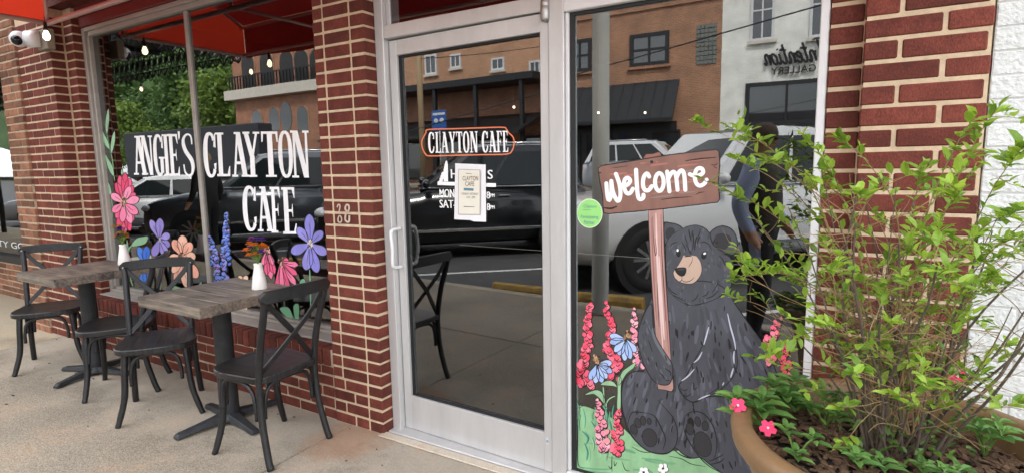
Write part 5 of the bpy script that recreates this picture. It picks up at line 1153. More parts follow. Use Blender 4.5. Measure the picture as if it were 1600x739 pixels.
def car(name, label, loc, heading, paint, kind, zg=ROAD_Z):
    t = thing(name, label, 'pickup truck' if kind == 'pickup' else 'car', (0, 0, 0), 'vehicles parked along the street')
    D = {'suv': dict(L=4.85, W=1.96, H=1.92, belt=1.2, hood=1.12, nose=.94, cab=(1.02, .22, -2.0, -2.3), R=.37, wb=(1.48, -1.42), zb=.26),
         'sedan': dict(L=4.75, W=1.84, H=1.46, belt=.94, hood=.88, nose=.7, cab=(.95, .2, -1.1, -1.85), R=.33, wb=(1.42, -1.38), zb=.2),
         'pickup': dict(L=5.7, W=2.02, H=2.02, belt=1.28, hood=1.2, nose=1.05, cab=(1.05, .45, -.95, -1.2), R=.41, wb=(1.85, -1.75), zb=.34)}[kind]
    L_, W, H, belt, zb, R_ = D['L'], D['W']/2, D['H'], D['belt'], D['zb'], D['R']; f0, f1, r1, r0 = D['cab']; P = CP[paint]
    st = [(L_/2, .74, D['nose']-.18, zb+.1), (L_/2-.06, .88, D['nose']-.03, zb+.02), (L_/2-.3, .96, D['nose']+.05, zb), (f0+.6, .99, D['hood']-.02, zb), (f0, 1, D['hood']+.02, zb), (f0-.12, 1, belt, zb), (0, 1, belt, zb), (r0+.2, 1, belt+.01, zb), (-L_/2+.35, .985, (belt if kind != 'sedan' else belt+.02), zb+.02), (-L_/2+.06, .93, belt-.05, zb+.06), (-L_/2, .82, belt-.22, zb+.14)]
    vs = []; fs = []; ring_ = 12
    for x, w_, zt, zl in st:
        w_ *= W; hh = zt-zl
        pts = [(0, zl), (w_*.8, zl), (w_*.97, zl+.08*hh+.03), (w_, zl+.45*hh), (w_*.985, zl+.74*hh), (w_*.93, zt-.02), (w_*.8, zt+.012), (0, zt+.035)]
        half = pts[1:-1]; full = [pts[0]]+half+[pts[-1]]+[(-a, b) for a, b in reversed(half)]
        ring_ = len(full); vs += [(x, a, b) for a, b in full]
    for i in range(len(st)-1):
        for j in range(ring_): fs.append((i*ring_+j, i*ring_+(j+1) % ring_, (i+1)*ring_+(j+1) % ring_, (i+1)*ring_+j))
    fs += [tuple(range(ring_)), tuple(range((len(st)-1)*ring_, len(st)*ring_))]
    body = MB().add(vs, fs).build('body', P, t, smooth=True)
    # cabin
    bw, rw, zr = W*.93, W*.74, H; cabv = []
    zb0 = belt-.01
    top = [(f1, zr-.05), (f1-.3, zr), ((f1+r1)/2, zr+.015), (r1+.25, zr-.005), (r1, zr-.06)]
    bx = [f0, f0-.55*(f0-f1)-.3, (f0+r0)/2, r0+.35, r0]
    for x, (tx, tz) in zip(bx, top):
        cabv += [(x, -bw, zb0), (tx, -rw, tz-.03), (tx, -rw*.86, tz), (tx, rw*.86, tz), (tx, rw, tz-.03), (x, bw, zb0)]
    cf = [(i*6+j, i*6+j+1, i*6+j+7, i*6+j+6) for i in range(4) for j in range(5)] + [(0, 1, 2, 3, 4, 5), (24, 25, 26, 27, 28, 29)]
    MB().add(cabv, cf).build('cabin', P, body, smooth=False, bevel=.02, seg=2)
    def patch(a, b, c, d, nm, mat=None, off=.008, inset=(.07, .07, .1, .1)):
        a, b, c, d = map(Vector, (a, b, c, d)); n = (b-a).cross(d-a).normalized()
        bl = lambda s, q: (a.lerp(b, s)).lerp(d.lerp(c, s), q)+n*off
        u0, u1, v0, v1 = inset[0], 1-inset[1], inset[2], 1-inset[3]
        MB().add([bl(u0, v0), bl(u1, v0), bl(u1, v1), bl(u0, v1), bl(u0, v0)-n*.03, bl(u1, v0)-n*.03, bl(u1, v1)-n*.03, bl(u0, v1)-n*.03], [(0, 1, 2, 3), (0, 4, 5, 1), (1, 5, 6, 2), (2, 6, 7, 3), (3, 7, 4, 0)]).build(nm, mat or M['car_glass'], t)
    patch((f0, -bw, zb0), (f0, bw, zb0), (f1, rw, zr-.08), (f1, -rw, zr-.08), 'windscreen')
    patch((r0, bw, zb0), (r0, -bw, zb0), (r1, -rw, zr-.09), (r1, rw, zr-.09), 'rear_window')
    segs = {'suv': [.03, .33, .63, .97], 'sedan': [.05, .5, .93], 'pickup': [.04, .52, .96]}[kind]
    for sy in (-1, 1):
        zt = zr-.1
        for i in range(len(segs)-1):
            s0, s1 = segs[i], segs[i+1]; lb = lambda s: f0-.1+(r0-f0+.16)*s; lt = lambda s: f1-.06+(r1-f1+.1)*s
            a, b, c, d = (lb(s0), sy*(bw), zb0+.03), (lb(s1), sy*(bw), zb0+.03), (lt(s1), sy*(rw+.012), zt), (lt(s0), sy*(rw+.012), zt)
            if sy < 0: a, b, c, d = b, a, d, c
            patch(a, b, c, d, 'side_window', off=.016, inset=(.04, .04, .04, .04))
        MB().tube([(f0-.05, sy*(W*.955), belt+.012), ((f0+r0)/2, sy*(W*.962), belt+.016), (r0+.1, sy*(W*.955), belt+.02)], .012, 6).build('belt_trim', M['chrome'], t)
        if kind == 'suv': MB().tube([(f1-.3, sy*rw*.9, zr+.035), (r1+.2, sy*rw*.9, zr+.035)], .02, 6).build('roof_rail', M['chrome'], t, smooth=True)
        MB().box(-L_*.3, L_*.28, sy*W*1.0-.012, sy*W*1.0+.012, zb+.22, zb+.27).build('side_moulding', M['chrome'] if paint != 'white' else P, t, bevel=.004)
        MB().ball((f0-.1, sy*(W+.09), belt+.09), .11, 10, 7, (.6, 1, .7)).build('mirror', P, t, smooth=True)
        for dx in ((f0+r0)/2+.25, r0*.5-.25): MB().box(dx-.09, dx+.09, sy*W*.985-.012, sy*W*.985+.018, belt-.15, belt-.12).build('door_handle', M['chrome'], t, bevel=.004)
        for wx in D['wb']:
            MB().tube([(wx, sy*(W-.26), R_), (wx, sy*(W+.004), R_)], R_*1.17, 28).build('wheel_arch', M['tyre'], t)
            wt = MB(); pr_ = [(R_*.62, -.11), (R_*.95, -.11), (R_, -.07), (R_, .07), (R_*.95, .105), (R_*.66, .11), (R_*.62, .08)]
            n = 28
            for r_, yy in pr_: wt.v += [(wx+r_*math.cos(2*math.pi*j/n), sy*(W-.09+yy), R_+r_*math.sin(2*math.pi*j/n)) for j in range(n)]
            wt.f = [(i*n+j, i*n+(j+1) % n, (i+1)*n+(j+1) % n, (i+1)*n+j) for i in range(len(pr_)-1) for j in range(n)]
            ty = wt.build('wheel', M['tyre'], t, smooth=True)
            MB().tube([(wx, sy*(W-.14), R_), (wx, sy*(W-.06), R_)], R_*.62, 24).build('brake_disc', M['black_plastic'], ty); rm = MB().tube([(wx, sy*(W-.08), R_), (wx, sy*(W-.01), R_)], R_*.12, 12)
            for k in range(10):
                a = k*.628; Mx = Matrix.Translation((wx, sy*(W-.02), R_)) @ Matrix.Rotation(a, 4, 'Y'); rm.box(R_*.08, R_*.6, -.03, .03, -.018, .018, Mx)
            rm.build('rim', M['rim'], ty)
        MB().ball((L_/2-.12, sy*W*.7, D['nose']-.1), .2, 12, 8, (.75, 1, .5)).build('headlight', M['head_lens'], t, smooth=True)
        MB().box(-L_/2-.005, -L_/2+.14, sy*W*.66-.12, sy*W*.66+.2, belt-.34, belt-.12).build('tail_light', M['red_lens'], t, bevel=.02)
    MB().box(L_/2-.05, L_/2+.02, -W*.5, W*.5, D['nose']-.3, D['nose']-.06).build('grille', M['black_plastic'], t, bevel=.02)
    MB().box(L_/2-.1, L_/2+.09, -W*.82, W*.82, zb+.06, zb+.27).build('bumper', M['chrome'] if kind == 'pickup' else P, t, bevel=.05, seg=2)
    MB().box(-L_/2-.06, -L_/2+.1, -W*.82, W*.82, zb+.08, zb+.26).build('bumper', M['black_plastic'], t, bevel=.04, seg=2)
    if kind == 'pickup':
        MB().box(r0-.06, -L_/2+.1, -W*.8, W*.8, belt+.03, belt+.075).build('bed_cover', M['black_plastic'], t, bevel=.01)
    t.location = (loc[0], loc[1], zg+.001); t.rotation_euler = (0, 0, heading); return t
def nosein(nx_, ny_, L_, a=135): h = R(a); return (nx_-math.cos(h)*L_/2, ny_-math.sin(h)*L_/2), h
p_, h_ = nosein(-3.4, -4.3, 5.7); car('parked_pickup', 'white pickup truck reflected behind the painted bear', p_, h_, 'white', 'pickup')
p_, h_ = nosein(-8.0, -4.2, 4.85); car('parked_car', 'black car with chrome window trim reflected in the glass door', p_, h_, 'black', 'suv')
p_, h_ = nosein(-12.6, -3.8, 4.85); car('parked_car', 'dark grey car reflected behind the word CAFE in the lettered window', p_, h_, 'grey', 'suv')
p_, h_ = nosein(-17.2, -3.8, 4.75); car('parked_car', 'silver sedan reflected behind the word ANGIE in the lettered window', p_, h_, 'white', 'sedan')
p_, h_ = nosein(-21.8, -3.8, 4.75); car('parked_car', 'white car at the far left of the row of reflected parked cars', p_, h_, 'white', 'sedan')
car('parked_car', 'white estate car parked across the street, reflected above the painted welcome sign', (mir(1068, 250, -17.5).x-1.02, -17.5), R(0), 'white', 'suv', .27)
# kerb stops, stall lines
a, b = mirz(742, 461, ROAD_Z), mirz(1003, 486, ROAD_Z); d = (b-a).normalized(); nn = Vector((-d.y, d.x, 0))
def stop(c, d, label, h=1.05):
    t = thing('wheel_stop', label, 'wheel stop', (c.x, c.y, ROAD_Z), 'wheel stops at the kerb'); nn = Vector((-d.y, d.x, 0))
    vs = [c+d*s*h*k+nn*y+Vector((0, 0, z)) for s, k in ((-1, 1), (1, 1)) for y, z in ((-.09, .002), (-.08, .1), (-.05, .15), (.05, .15), (.08, .1), (.09, .002))]
    MB().add(vs, [(i, (i+1) % 6, 6+(i+1) % 6, 6+i) for i in range(6)]+[(0, 1, 2, 3, 4, 5), (6, 7, 8, 9, 10, 11)]).build('block', M['yellow_curb'], t, bevel=.01)
    for s in (-.6, .6):
        q = c+d*s; MB().tube([(q.x, q.y, ROAD_Z+.14), (q.x, q.y, ROAD_Z+.156)], .016, 8).build('pin', M['steel'], t)
c = (a+b)/2; c.z = ROAD_Z; stop(c, d, 'worn yellow concrete wheel stop reflected in the door and mural window')
for k, lab in ((-1, 'second wheel stop, in front of the reflected black car'), (-2, 'third wheel stop, in front of the reflected dark grey car')): stop(c+Vector((4.6*k, -.02, 0)), d, lab)
ln = MB()
for k in range(-6, 3):
    x0 = -.9+4.6*k; p0 = Vector((x0-.35, -3.35, ROAD_Z+.004)); dv = Vector((.7071, -.7071, 0)); nv = Vector((.7071, .7071, 0))*.05
    ln.add([p0-nv, p0+nv, p0+dv*5.2+nv, p0+dv*5.2-nv], [(0, 1, 2, 3)])
a, b = mirz(640, 429.5, ROAD_Z+.004), mirz(860, 424, ROAD_Z+.004)
ln.add([(-40, -11.56, ROAD_Z+.35*3.56/7+.006), (20, -11.56, ROAD_Z+.35*3.56/7+.006), (20, -11.44, ROAD_Z+.35*3.44/7+.006), (-40, -11.44, ROAD_Z+.35*3.44/7+.006)], [(0, 1, 2, 3)])
o = ln.build('road_markings', M['line_white']); tag(o, kind='structure')
# lamp post at the kerb
q = mirz(938, 489, 0); t = thing('lamp_post', 'pale grey round post at the kerb, reflected left of the painted bear', 'post', (q.x, q.y, 0))
MB().lathe([(.11, 0.002), (.11, .03), (.082, .06), (.078, 3), (.07, 6.5)], 20, (q.x, q.y, 0), True).build('shaft', mk('pale_grey_paint', srgb(178, 178, 170), .5, .06, 4, .05), t, smooth=True)
MB().tube(spline([(q.x, q.y, 6.4), (q.x, q.y-.3, 6.9), (q.x, q.y-1.2, 7.0)], 4), .04, 8).build('arm', M['steel'], t, smooth=True)
# ---------------- buildings across
def farbrick(name, c1, c2, mort):
    m_, n, b = nodes(name); N = n.nodes.new; K = n.links.new
    t = N('ShaderNodeTexCoord'); s = N('ShaderNodeSeparateXYZ'); c_ = N('ShaderNodeCombineXYZ'); ad = N('ShaderNodeMath'); K(t.outputs['Object'], s.inputs[0]); K(s.outputs[0], ad.inputs[0]); K(s.outputs[1], ad.inputs[1]); K(ad.outputs[0], c_.inputs[0]); K(s.outputs[2], c_.inputs[1])
    bt = N('ShaderNodeTexBrick'); bt.inputs['Color1'].default_value = (*c1, 1); bt.inputs['Color2'].default_value = (*c2, 1); bt.inputs['Mortar'].default_value = (*mort, 1)
    bt.inputs['Scale'].default_value = 1; bt.inputs['Mortar Size'].default_value = .008; bt.inputs['Brick Width'].default_value = .22; bt.inputs['Row Height'].default_value = .075
    no = N('ShaderNodeTexNoise'); no.inputs['Scale'].default_value = 1.2; no.inputs['Detail'].default_value = 7; K(t.outputs['Object'], no.inputs['Vector'])
    mr = N('ShaderNodeMapRange'); mr.inputs[1].default_value = .3; mr.inputs[2].default_value = .7; mr.inputs[3].default_value = .8; mr.inputs[4].default_value = 1.18; K(no.outputs['Fac'], mr.inputs[0])
    h = N('ShaderNodeHueSaturation'); K(c_.outputs[0], bt.inputs['Vector']); K(bt.outputs['Color'], h.inputs['Color']); K(mr.outputs[0], h.inputs['Value']); K(h.outputs[0], b.inputs['Base Color'])
    bp = N('ShaderNodeBump'); bp.inputs['Strength'].default_value = .4; bp.inputs['Distance'].default_value = .01; K(bt.outputs['Fac'], bp.inputs['Height']); bp.invert = True; K(bp.outputs[0], b.inputs['Normal'])
    setp(b, Roughness=.85); return m_
FB1 = farbrick('orange_brown_brickwork', srgb(138, 96, 72), srgb(162, 114, 86), srgb(170, 146, 122)); FB2 = farbrick('tan_brickwork', srgb(160, 116, 88), srgb(178, 132, 102), srgb(188, 160, 130)); FB3 = farbrick('old_red_brickwork', srgb(142, 92, 70), srgb(166, 112, 86), srgb(160, 138, 116))
FBW = farbrick('white_painted_brickwork', srgb(232, 232, 224), srgb(226, 226, 218), srgb(214, 214, 206))
M['frame_black'] = mk('black_window_frame', (.012, .012, .014), .5, .1, 5, 0); M['frame_white'] = mk('white_window_frame', (.6, .6, .6), .5, .05, 5, 0)
M['pane_far'] = mk('street_window_glass', (.03, .036, .04), .03, .1, 1, 0, metal=0, spec=1.0, coat=1.0); M['metal_roof'] = mk('black_metal_awning', (.02, .021, .023), .45, .2, 4, .05, metal=.3)
M['stone'] = mk('pale_stone', srgb(196, 190, 178), .8, .1, 4, .2); M['dark_shop_and_recess'] = mk('dark_front_and_recess', (.018, .016, .015), .5, .3, 2, 0)
def win(parent, x0, x1, z0, z1, Y, fm, cols=1, rows=2, fw=.07, sill=None):
    f = MB(); f.box(x0, x0+fw, Y, Y+.09, z0, z1); f.box(x1-fw, x1, Y, Y+.09, z0, z1); f.box(x0+fw, x1-fw, Y, Y+.09, z0, z0+fw); f.box(x0+fw, x1-fw, Y, Y+.09, z1-fw, z1)
    w_ = f.build('window', fm, parent)
    for i in range(1, cols): x = x0+(x1-x0)*i/cols; MB().box(x-fw*.3, x+fw*.3, Y+.01, Y+.075, z0+fw, z1-fw).build('mullion', fm, w_)
    for j in range(1, rows): z = z0+(z1-z0)*j/rows; MB().box(x0+fw, x1-fw, Y+.012, Y+.07, z-fw*.3, z+fw*.3).build('glazing_bar', fm, w_)
    MB().box(x0+fw, x1-fw, Y+.004, Y+.035, z0+fw, z1-fw).build('pane', M['pane_far'], w_)
    if sill: MB().box(x0-.1, x1+.1, Y+.002, Y+.16, z0-.13, z0-.003).build('sill', sill, w_)
FY = -24.0
def script_sign(x0, x1, z0, z1, Y, parent):
    G = {'I': (.62, [[(.05, .95), (.3, 1.03), (.62, .98)], [(.36, 1.0), (.3, .5), (.2, .02), (.08, .06)]]),
         'n': (.5, [[(.02, .48), (.08, .25), (.08, 0)], [(.08, .25), (.22, .5), (.36, .42), (.34, .1), (.42, 0), (.5, .1)]]),
         't': (.42, [[(.2, .9), (.14, .4), (.14, .08), (.25, 0), (.42, .12)], [(.0, .62), (.2, .64), (.42, .68)]]),
         'e': (.42, [[(.02, .2), (.28, .32), (.28, .48), (.12, .48), (.03, .24), (.14, .0), (.42, .12)]]),
         'i': (.28, [[(.1, .48), (.08, .1), (.16, 0), (.28, .1)], [(.13, .68), (.16, .72)]]),
         'o': (.44, [[(.22, .5), (.05, .36), (.06, .08), (.2, 0), (.34, .14), (.34, .4), (.22, .5), (.44, .44)]])}
    w_ = sum(G[c][0] for c in 'Intention'); x = 0; mb = MB(); sc = (x1-x0)/w_
    for c in 'Intention':
        for st in G[c][1]:
            P = [Vector((x1-((x+a)*sc+(b-.3)*.22), Y, z0+(z1-z0)*b)) for a, b in st]; mb.tube(spline(P, 4), .045, 6)
        x += G[c][0]
    mb.build('sign_lettering', M['frame_black'], parent)
xc = mir(1128, 60, FY).x
# white gallery building
t = thing('gallery_building', 'white painted brick building with black script sign reflected at the right', 'building', (xc+5, FY, 0))
MB().box(xc, xc+11, FY-9, FY, 0, 10.2).build('wall', FBW, t); MB().box(xc-.1, xc+11.1, FY-9, FY+.12, 10.2, 10.5).build('cornice', M['stone'], t)
a, b = mir(1172, 66, FY), mir(1213, -14, FY); win(t, a.x, b.x, a.z, b.z+.5, FY, M['frame_white'], 2, 2, .1, M['stone'])
a = mir(1264, 60, FY); win(t, a.x, a.x+1.3, a.z, b.z+.5, FY, M['frame_white'], 2, 2, .1, M['stone']); win(t, a.x+3.2, a.x+4.5, a.z, b.z+.5, FY, M['frame_white'], 2, 2, .1, M['stone'])
a, b = mir(1163, 190, FY), mir(1282, 122, FY); win(t, a.x, b.x+.4, 2.9, b.z, FY, M['frame_black'], 2, 1, .16); win(t, a.x, b.x+.4, .6, 2.88, FY, M['frame_black'], 3, 1, .16)
win(t, b.x+1.6, b.x+4.4, .6, b.z, FY, M['frame_black'], 2, 2, .14)
a, b = mir(1193, 113, FY), mir(1300, 82, FY)
script_sign(a.x, mir(1290, 100, FY).x, a.z+.25, a.z+1.1, FY+.14, t); a = mir(1205, 117, FY); b = mir(1275, 110, FY); text('sign_lettering', 'GALLERY', a.x, b.x, a.z-.02, a.z+.26, FY+.1, M['frame_black'], t, 0, True, .04)
# brick shop with black awning
xl = -15.2
t = thing('brick_shop', 'orange brown brick shop with a black awning reflected beside the white building', 'building', ((xl+xc)/2, FY, 0))
MB().box(xl, xc-.01, FY-9, FY-.02, 0, 9.6).build('wall', FB1, t); MB().box(xl-.05, xc-.02, FY-9, FY+.1, 9.6, 9.85).build('cornice', M['stone'], t); MB().box(xl, xc-.012, FY-.018, FY+.06, 8.35, 8.6).build('brick_band', FB1, t)
a, b = mir(984, 107, FY), mir(1046, 48, FY); win(t, a.x, b.x, a.z, b.z, FY-.018, M['frame_black'], 2, 2, .17, FB1)
a, b = mir(900, 115, FY), mir(925, 60, FY); win(t, a.x-.4, b.x, a.z, b.z, FY-.018, M['frame_black'], 2, 2, .17, FB1)
a, b = mir(1087, 103, FY), mir(1121, 36, FY)
gb = MB(); nxg, nzg = 5, 9
for i in range(nxg):
    for j in range(nzg): gb.box(a.x+(b.x-a.x)*i/nxg+.012, a.x+(b.x-a.x)*(i+1)/nxg-.012, FY-.018, FY+.03, a.z+(b.z-a.z)*j/nzg+.012, a.z+(b.z-a.z)*(j+1)/nzg-.012)
gb.build('glass_block_window', mk('glass_block', srgb(96, 104, 100), .15, .2, 6, .2, coat=.5), t, bevel=.01)
a, b = mir(890, 140, FY), mir(1062, 133, FY); z1_ = a.z; a2 = mir(890, 192, FY+1.2)
awn = MB(); k = 16
for i in range(k):
    x0 = xl+.1+(b.x-xl-.1)*i/k; x1 = xl+.1+(b.x-xl-.1)*(i+1)/k; awn.add([(x0, FY, z1_), (x1, FY, z1_), (x1, FY+1.2, a2.z), (x0, FY+1.2, a2.z), (x0, FY, z1_-.04), (x1, FY, z1_-.04), (x1, FY+1.2, a2.z-.15), (x0, FY+1.2, a2.z-.15)], [(0, 1, 2, 3), (3, 2, 6, 7), (4, 7, 6, 5), (0, 3, 7, 4), (1, 5, 6, 2)]); awn.box(x0-.02, x0+.02, FY+.02, FY+.06, z1_-.02, z1_+.02)
    awn.tube([(x0, FY+.01, z1_+.02), (x0, FY+1.19, a2.z+.02)], .022, 5)
awn.build('awning', M['metal_roof'], t)
MB().box(xl+.3, b.x-.1, FY-.02, FY+.02, .15, a2.z-.1).build('shop_front', M['dark_shop_and_recess'], t)
for i in range(5): x0 = xl+.6+i*1.65; win(t, x0, x0+1.4, .5, 2.9, FY+.022, M['frame_black'], 1, 1, .08)
a = mir(1092, 200, FY); win(t, a.x, a.x+.95, .05, 2.7, FY-.018, M['frame_black'], 1, 1, .1)
# long tan brick building with porch roof (seen in the door)
x2 = -28.8
t = thing('porch_building', 'tan brick building over a dark porch roof reflected in the glass door', 'building', (-24, FY, 0))
MB().box(x2, xl-.02, FY-9, FY-.4, 0, 8.9).build('wall', FB2, t); MB().box(x2-.05, xl-.04, FY-9.1, FY-.25, 8.9, 9.15).build('coping', M['stone'], t)
for (u0, u1, v0, v1) in ((611, 628, 118, 84), (651, 667, 108, 84), (716, 736, 112, 90), (776, 793, 118, 95)):
    a, b = mir(u0, v0, FY-.4), mir(u1, v1, FY-.4); win(t, a.x, b.x, a.z, min(b.z, 8.6), FY-.398, M['frame_white'], 2, 1, .1, M['stone'])
z_ = mir(745, 124, FY).z
MB().box(x2+.2, xl-.1, FY-.395, FY+1.6, z_-.35, z_).build('porch_roof', M['metal_roof'], t)
MB().box(x2+.2, xl-.1, FY-.395, FY-.36, .1, z_-.36).build('porch_wall', FB3, t)  # darker brick than above, standing for the shade under the porch roof
for i in range(7): MB().box(x2+.6+i*3, x2+.8+i*3, FY+1.3, FY+1.5, .02, z_-.351).build('post', M['frame_black'], t)
z2_ = mir(745, 176, FY+1).z; z3_ = mir(745, 207, FY+2).z
MB().add([(x2+.5, FY-.3, z2_), (xl-.5, FY-.3, z2_), (xl-.5, FY+2.4, z3_), (x2+.5, FY+2.4, z3_), (x2+.5, FY-.3, z2_-.1), (xl-.5, FY-.3, z2_-.1), (xl-.5, FY+2.4, z3_-.12), (x2+.5, FY+2.4, z3_-.12)], [(0, 1, 2, 3), (4, 7, 6, 5), (3, 2, 6, 7), (0, 3, 7, 4), (1, 5, 6, 2), (0, 4, 5, 1)]).build('lower_awning', M['metal_roof'], t)
for i in range(5): win(t, x2+1.5+i*3.4, x2+3.9+i*3.4, .6, 3, FY-.358, M['frame_black'], 2, 1, .1)
# tall arched building
AY = -30
a0, a1 = mir(372, 230, AY, GL), mir(498, 230, AY, GL)
t = thing('arched_building', 'old red brick building with an arched balcony reflected above the word CLAYTON', 'building', ((a0.x+a1.x)/2, AY, 0))
ztop = mir(430, 60, AY, GL).z+3.2
MB().box(a0.x, a1.x+6, AY-12, AY, 0, ztop).build('wall', FB3, t)
zc1, zc0 = mir(372, 143, AY, GL).z, mir(372, 158, AY, GL).z
MB().box(a0.x-.5, a1.x+6.2, AY-11, AY+.7, zc0, zc1).build('balcony_slab', M['stone'], t); MB().box(a0.x-.3, a1.x+6.2, AY+.02, AY+.4, ztop, ztop+.5).build('cornice', M['stone'], t)
def archwin(parent, xm, w_, z0, z1, Y, nm, mat):
    pts = [(xm-w_/2, Y, z0), (xm+w_/2, Y, z0)]+[(xm+w_/2*math.cos(math.pi*k/12), Y, z1-w_/2+w_/2*math.sin(math.pi*k/12)) for k in range(13)]
    o = MB().prism(pts, (0, .05, 0)).build(nm, mat, parent)
    fr = MB()
    for k in range(1, len(pts)): pass
    fr.tube([pts[0]]+[pts[-1]]+pts[2:][::-1][1:]+[pts[1]], .09, 6, up=(0, 1, 0)); fr.build('arch_trim', FB1, o)
    return o
wx = a1.x-a0.x
for i in range(5):
    u = (388, 417, 449, 472, 497)[i]; xm = mir(u, 110, AY, GL).x; zt_, zb_ = mir(u, 82-(i*2), AY, GL).z, zc1+.05
    w_ = 1.9; archwin(t, xm, w_, zb_, zt_, AY+.003, 'loggia_shade_panel', M['dark_shop_and_recess'])  # near-black panels stand for the shaded depth of the open arches
for i in range(26):
    x = a0.x+.2+(wx)*i/26; MB().box(x-.04, x+.04, AY+.5, AY+.6, zc1+.002, zc1+1.1).build('baluster', M['frame_black'], t)
MB().box(a0.x, a1.x+1, AY+.48, AY+.62, zc1+1.1, zc1+1.2).build('rail', M['frame_black'], t)
for u, v0, v1 in ((401, 172, 205), (428, 168, 205), (472, 166, 205)): xm = mir(u, v0, AY, GL).x; archwin(t, xm, 1.5, mir(u, v1, AY, GL).z, mir(u, v0, AY, GL).z, AY+.003, 'arched_window', M['pane_far'])
q = mir(448, 183, AY, GL); ow = MB(); ow.prism([(q.x+.75*math.cos(2*math.pi*k/20), AY+.003, q.z+1.25*math.sin(2*math.pi*k/20)) for k in range(20)], (0, .05, 0)); ow.build('oval_window', M['pane_far'], t)
# dark trailer
a, b = mir(196, 245, -21, GL), mir(402, 192, -21, GL)
t = thing('box_trailer', 'long dark box trailer reflected behind the lettering under the trees', 'trailer', ((a.x+b.x)/2, -21, ROAD_Z))
xr_ = min(b.x, -26)
MB().box(a.x, xr_, -22.1, -21, .9, b.z).build('box', mk('navy_trailer', (.022, .024, .03), .7, .1, 2, 0), t, bevel=.05)
for i in range(0): x = a.x+(xr_-a.x)*(i+.5)/14; MB().box(x-.03, x+.03, -20.998, -20.96, 1.0, b.z+.1).build('rib', M['frame_black'], t)
for x in (a.x+2, a.x+3.2, xr_-3.2, xr_-2): MB().tube([(x, -22.0, .76), (x, -21.15, .76)], .5, 20).build('wheel', M['tyre'], t)
MB().box(a.x+1, xr_-1, -22, -21.4, .7, .899).build('chassis', M['frame_black'], t)
# utility pole, signs, wires
q = mir(606, 200, -17); t = thing('utility_pole', 'brown wooden utility pole reflected at the left of the glass door', 'pole', (q.x, -17, ROAD_Z))
MB().tube([(q.x, -17, ROAD_Z), (q.x, -17, 9)], [.15, .11], 10).build('shaft', mk('weathered_pole_wood', srgb(150, 128, 98), .9, .2, 6, .3, stretch=(1, 1, .1)), t, smooth=True)
MB().box(q.x-.9, q.x+.9, -17.06, -16.94, 8.2, 8.35).build('cross_arm', M['frame_black'], t); MB().tube([(q.x-.3, -16.8, 7.0), (q.x-.3, -16.8, 7.8)], .22, 12).build('transformer', M['steel'], t, smooth=True)
pole_x = q.x
q0, q1 = mir(624, 205, -13), mir(646, 172, -13); t = thing('blue_sign', 'blue street sign with white symbols reflected above the door lettering', 'sign', (q0.x, -13, 0))
MB().box(q0.x, q1.x, -13.02, -13, q0.z, q1.z).build('panel', mk('sign_blue', (.02, .09, .32), .4, .05, 5, 0), t, bevel=.005)
for k in (0, 1): MB().ball(((q0.x*(.7-.4*k)+q1.x*(.3+.4*k)), -12.998, (q0.z+q1.z)/2), .1, 10, 6, (1, .1, .8)).build('symbol', M['frame_white'], t)
MB().box(q0.x+.05, q1.x-.05, -12.9985, -12.997, q1.z-.16, q1.z-.08).build('symbol', M['frame_white'], t)
MB().tube([((q0.x+q1.x)/2, -13.04, ROAD_Z), ((q0.x+q1.x)/2, -13.04, q1.z)], .03, 8).build('post', M['steel'], t, smooth=True)
def wire(p0, p1, sag, label):
    p0, p1 = Vector(p0), Vector(p1); pts = [p0.lerp(p1, f/24)-Vector((0, 0, sag*4*(f/24)*(1-f/24))) for f in range(25)]
    o = MB().tube(pts, .018, 5).build('overhead_wire', M['frame_black']); tag(o, label, 'wire')
a, b = mir(900, 112, -13), mir(1290, 0, -13); dv = (b-a); wire(a-dv*3, b+dv*2.5, .1, 'thick overhead cable reflected across the brick shop and white building')
a, b = mir(640, 88, -17), mir(850, 70, -17); dv = b-a; wire(a-dv*.2, mir(868, 62, FY-.02), .15, 'overhead cable reflected at the top of the glass door')
# ---------------- black canopy with iron lace next door (left)
t = thing('lace_canopy', 'black flat canopy with iron lace trim next door, reflected in the lettered window', 'canopy', (-11, -1.2, 3))
CX0, CX1, CYF, CZ = -24.0, -7.3, -2.45, 3.3
MB().box(CX0, CX1, CYF, -.03, CZ, CZ+.28).build('roof', M['frame_black'], t)
for i in range(18): x = CX0+.4+i*.95; MB().box(x-.03, x+.03, CYF+.02, -.04, CZ-.06, CZ-.001).build('rafter', M['metal_roof'], t)
lace = MB()
def lacerow(p0, p1):
    p0, p1 = Vector(p0), Vector(p1); L_ = (p1-p0).length; n = int(L_/.17); d = (p1-p0).normalized()
    lace.tube([p0, p1], .012, 4); lace.tube([p0-Vector((0, 0, .27)), p1-Vector((0, 0, .27))], .012, 4)
    for i in range(n):
        c = p0+d*(i+.5)*L_/n-Vector((0, 0, .135))
        for rr_ in (.075, .04): lace.tube([c+d*rr_*math.cos(k*.698)+Vector((0, 0, rr_*1.5*math.sin(k*.698))) for k in range(10)], .011, 4, cap=False)
        e = p0+d*i*L_/n-Vector((0, 0, .27)); lace.tube([e, e+d*.045-Vector((0, 0, .07)), e+d*.085-Vector((0, 0, .1)), e+d*.125-Vector((0, 0, .07)), e+d*.17], .012, 4, cap=False)
        lace.tube([e+d*.085, e+d*.085-Vector((0, 0, .1))], .01, 4)
lacerow((CX0, CYF+.01, CZ-.002), (CX1, CYF+.01, CZ-.002)); lacerow((CX1-.01, CYF+.02, CZ-.002), (CX1-.01, -.05, CZ-.002))
lo = lace.build('lace_trim', M['frame_black'], t)
for x in (CX0+.1, -18, -12.3): MB().tube([(x, CYF+.06, .002), (x, CYF+.06, CZ-.001)], .05, 10).build('column', M['frame_black'], t, smooth=True)
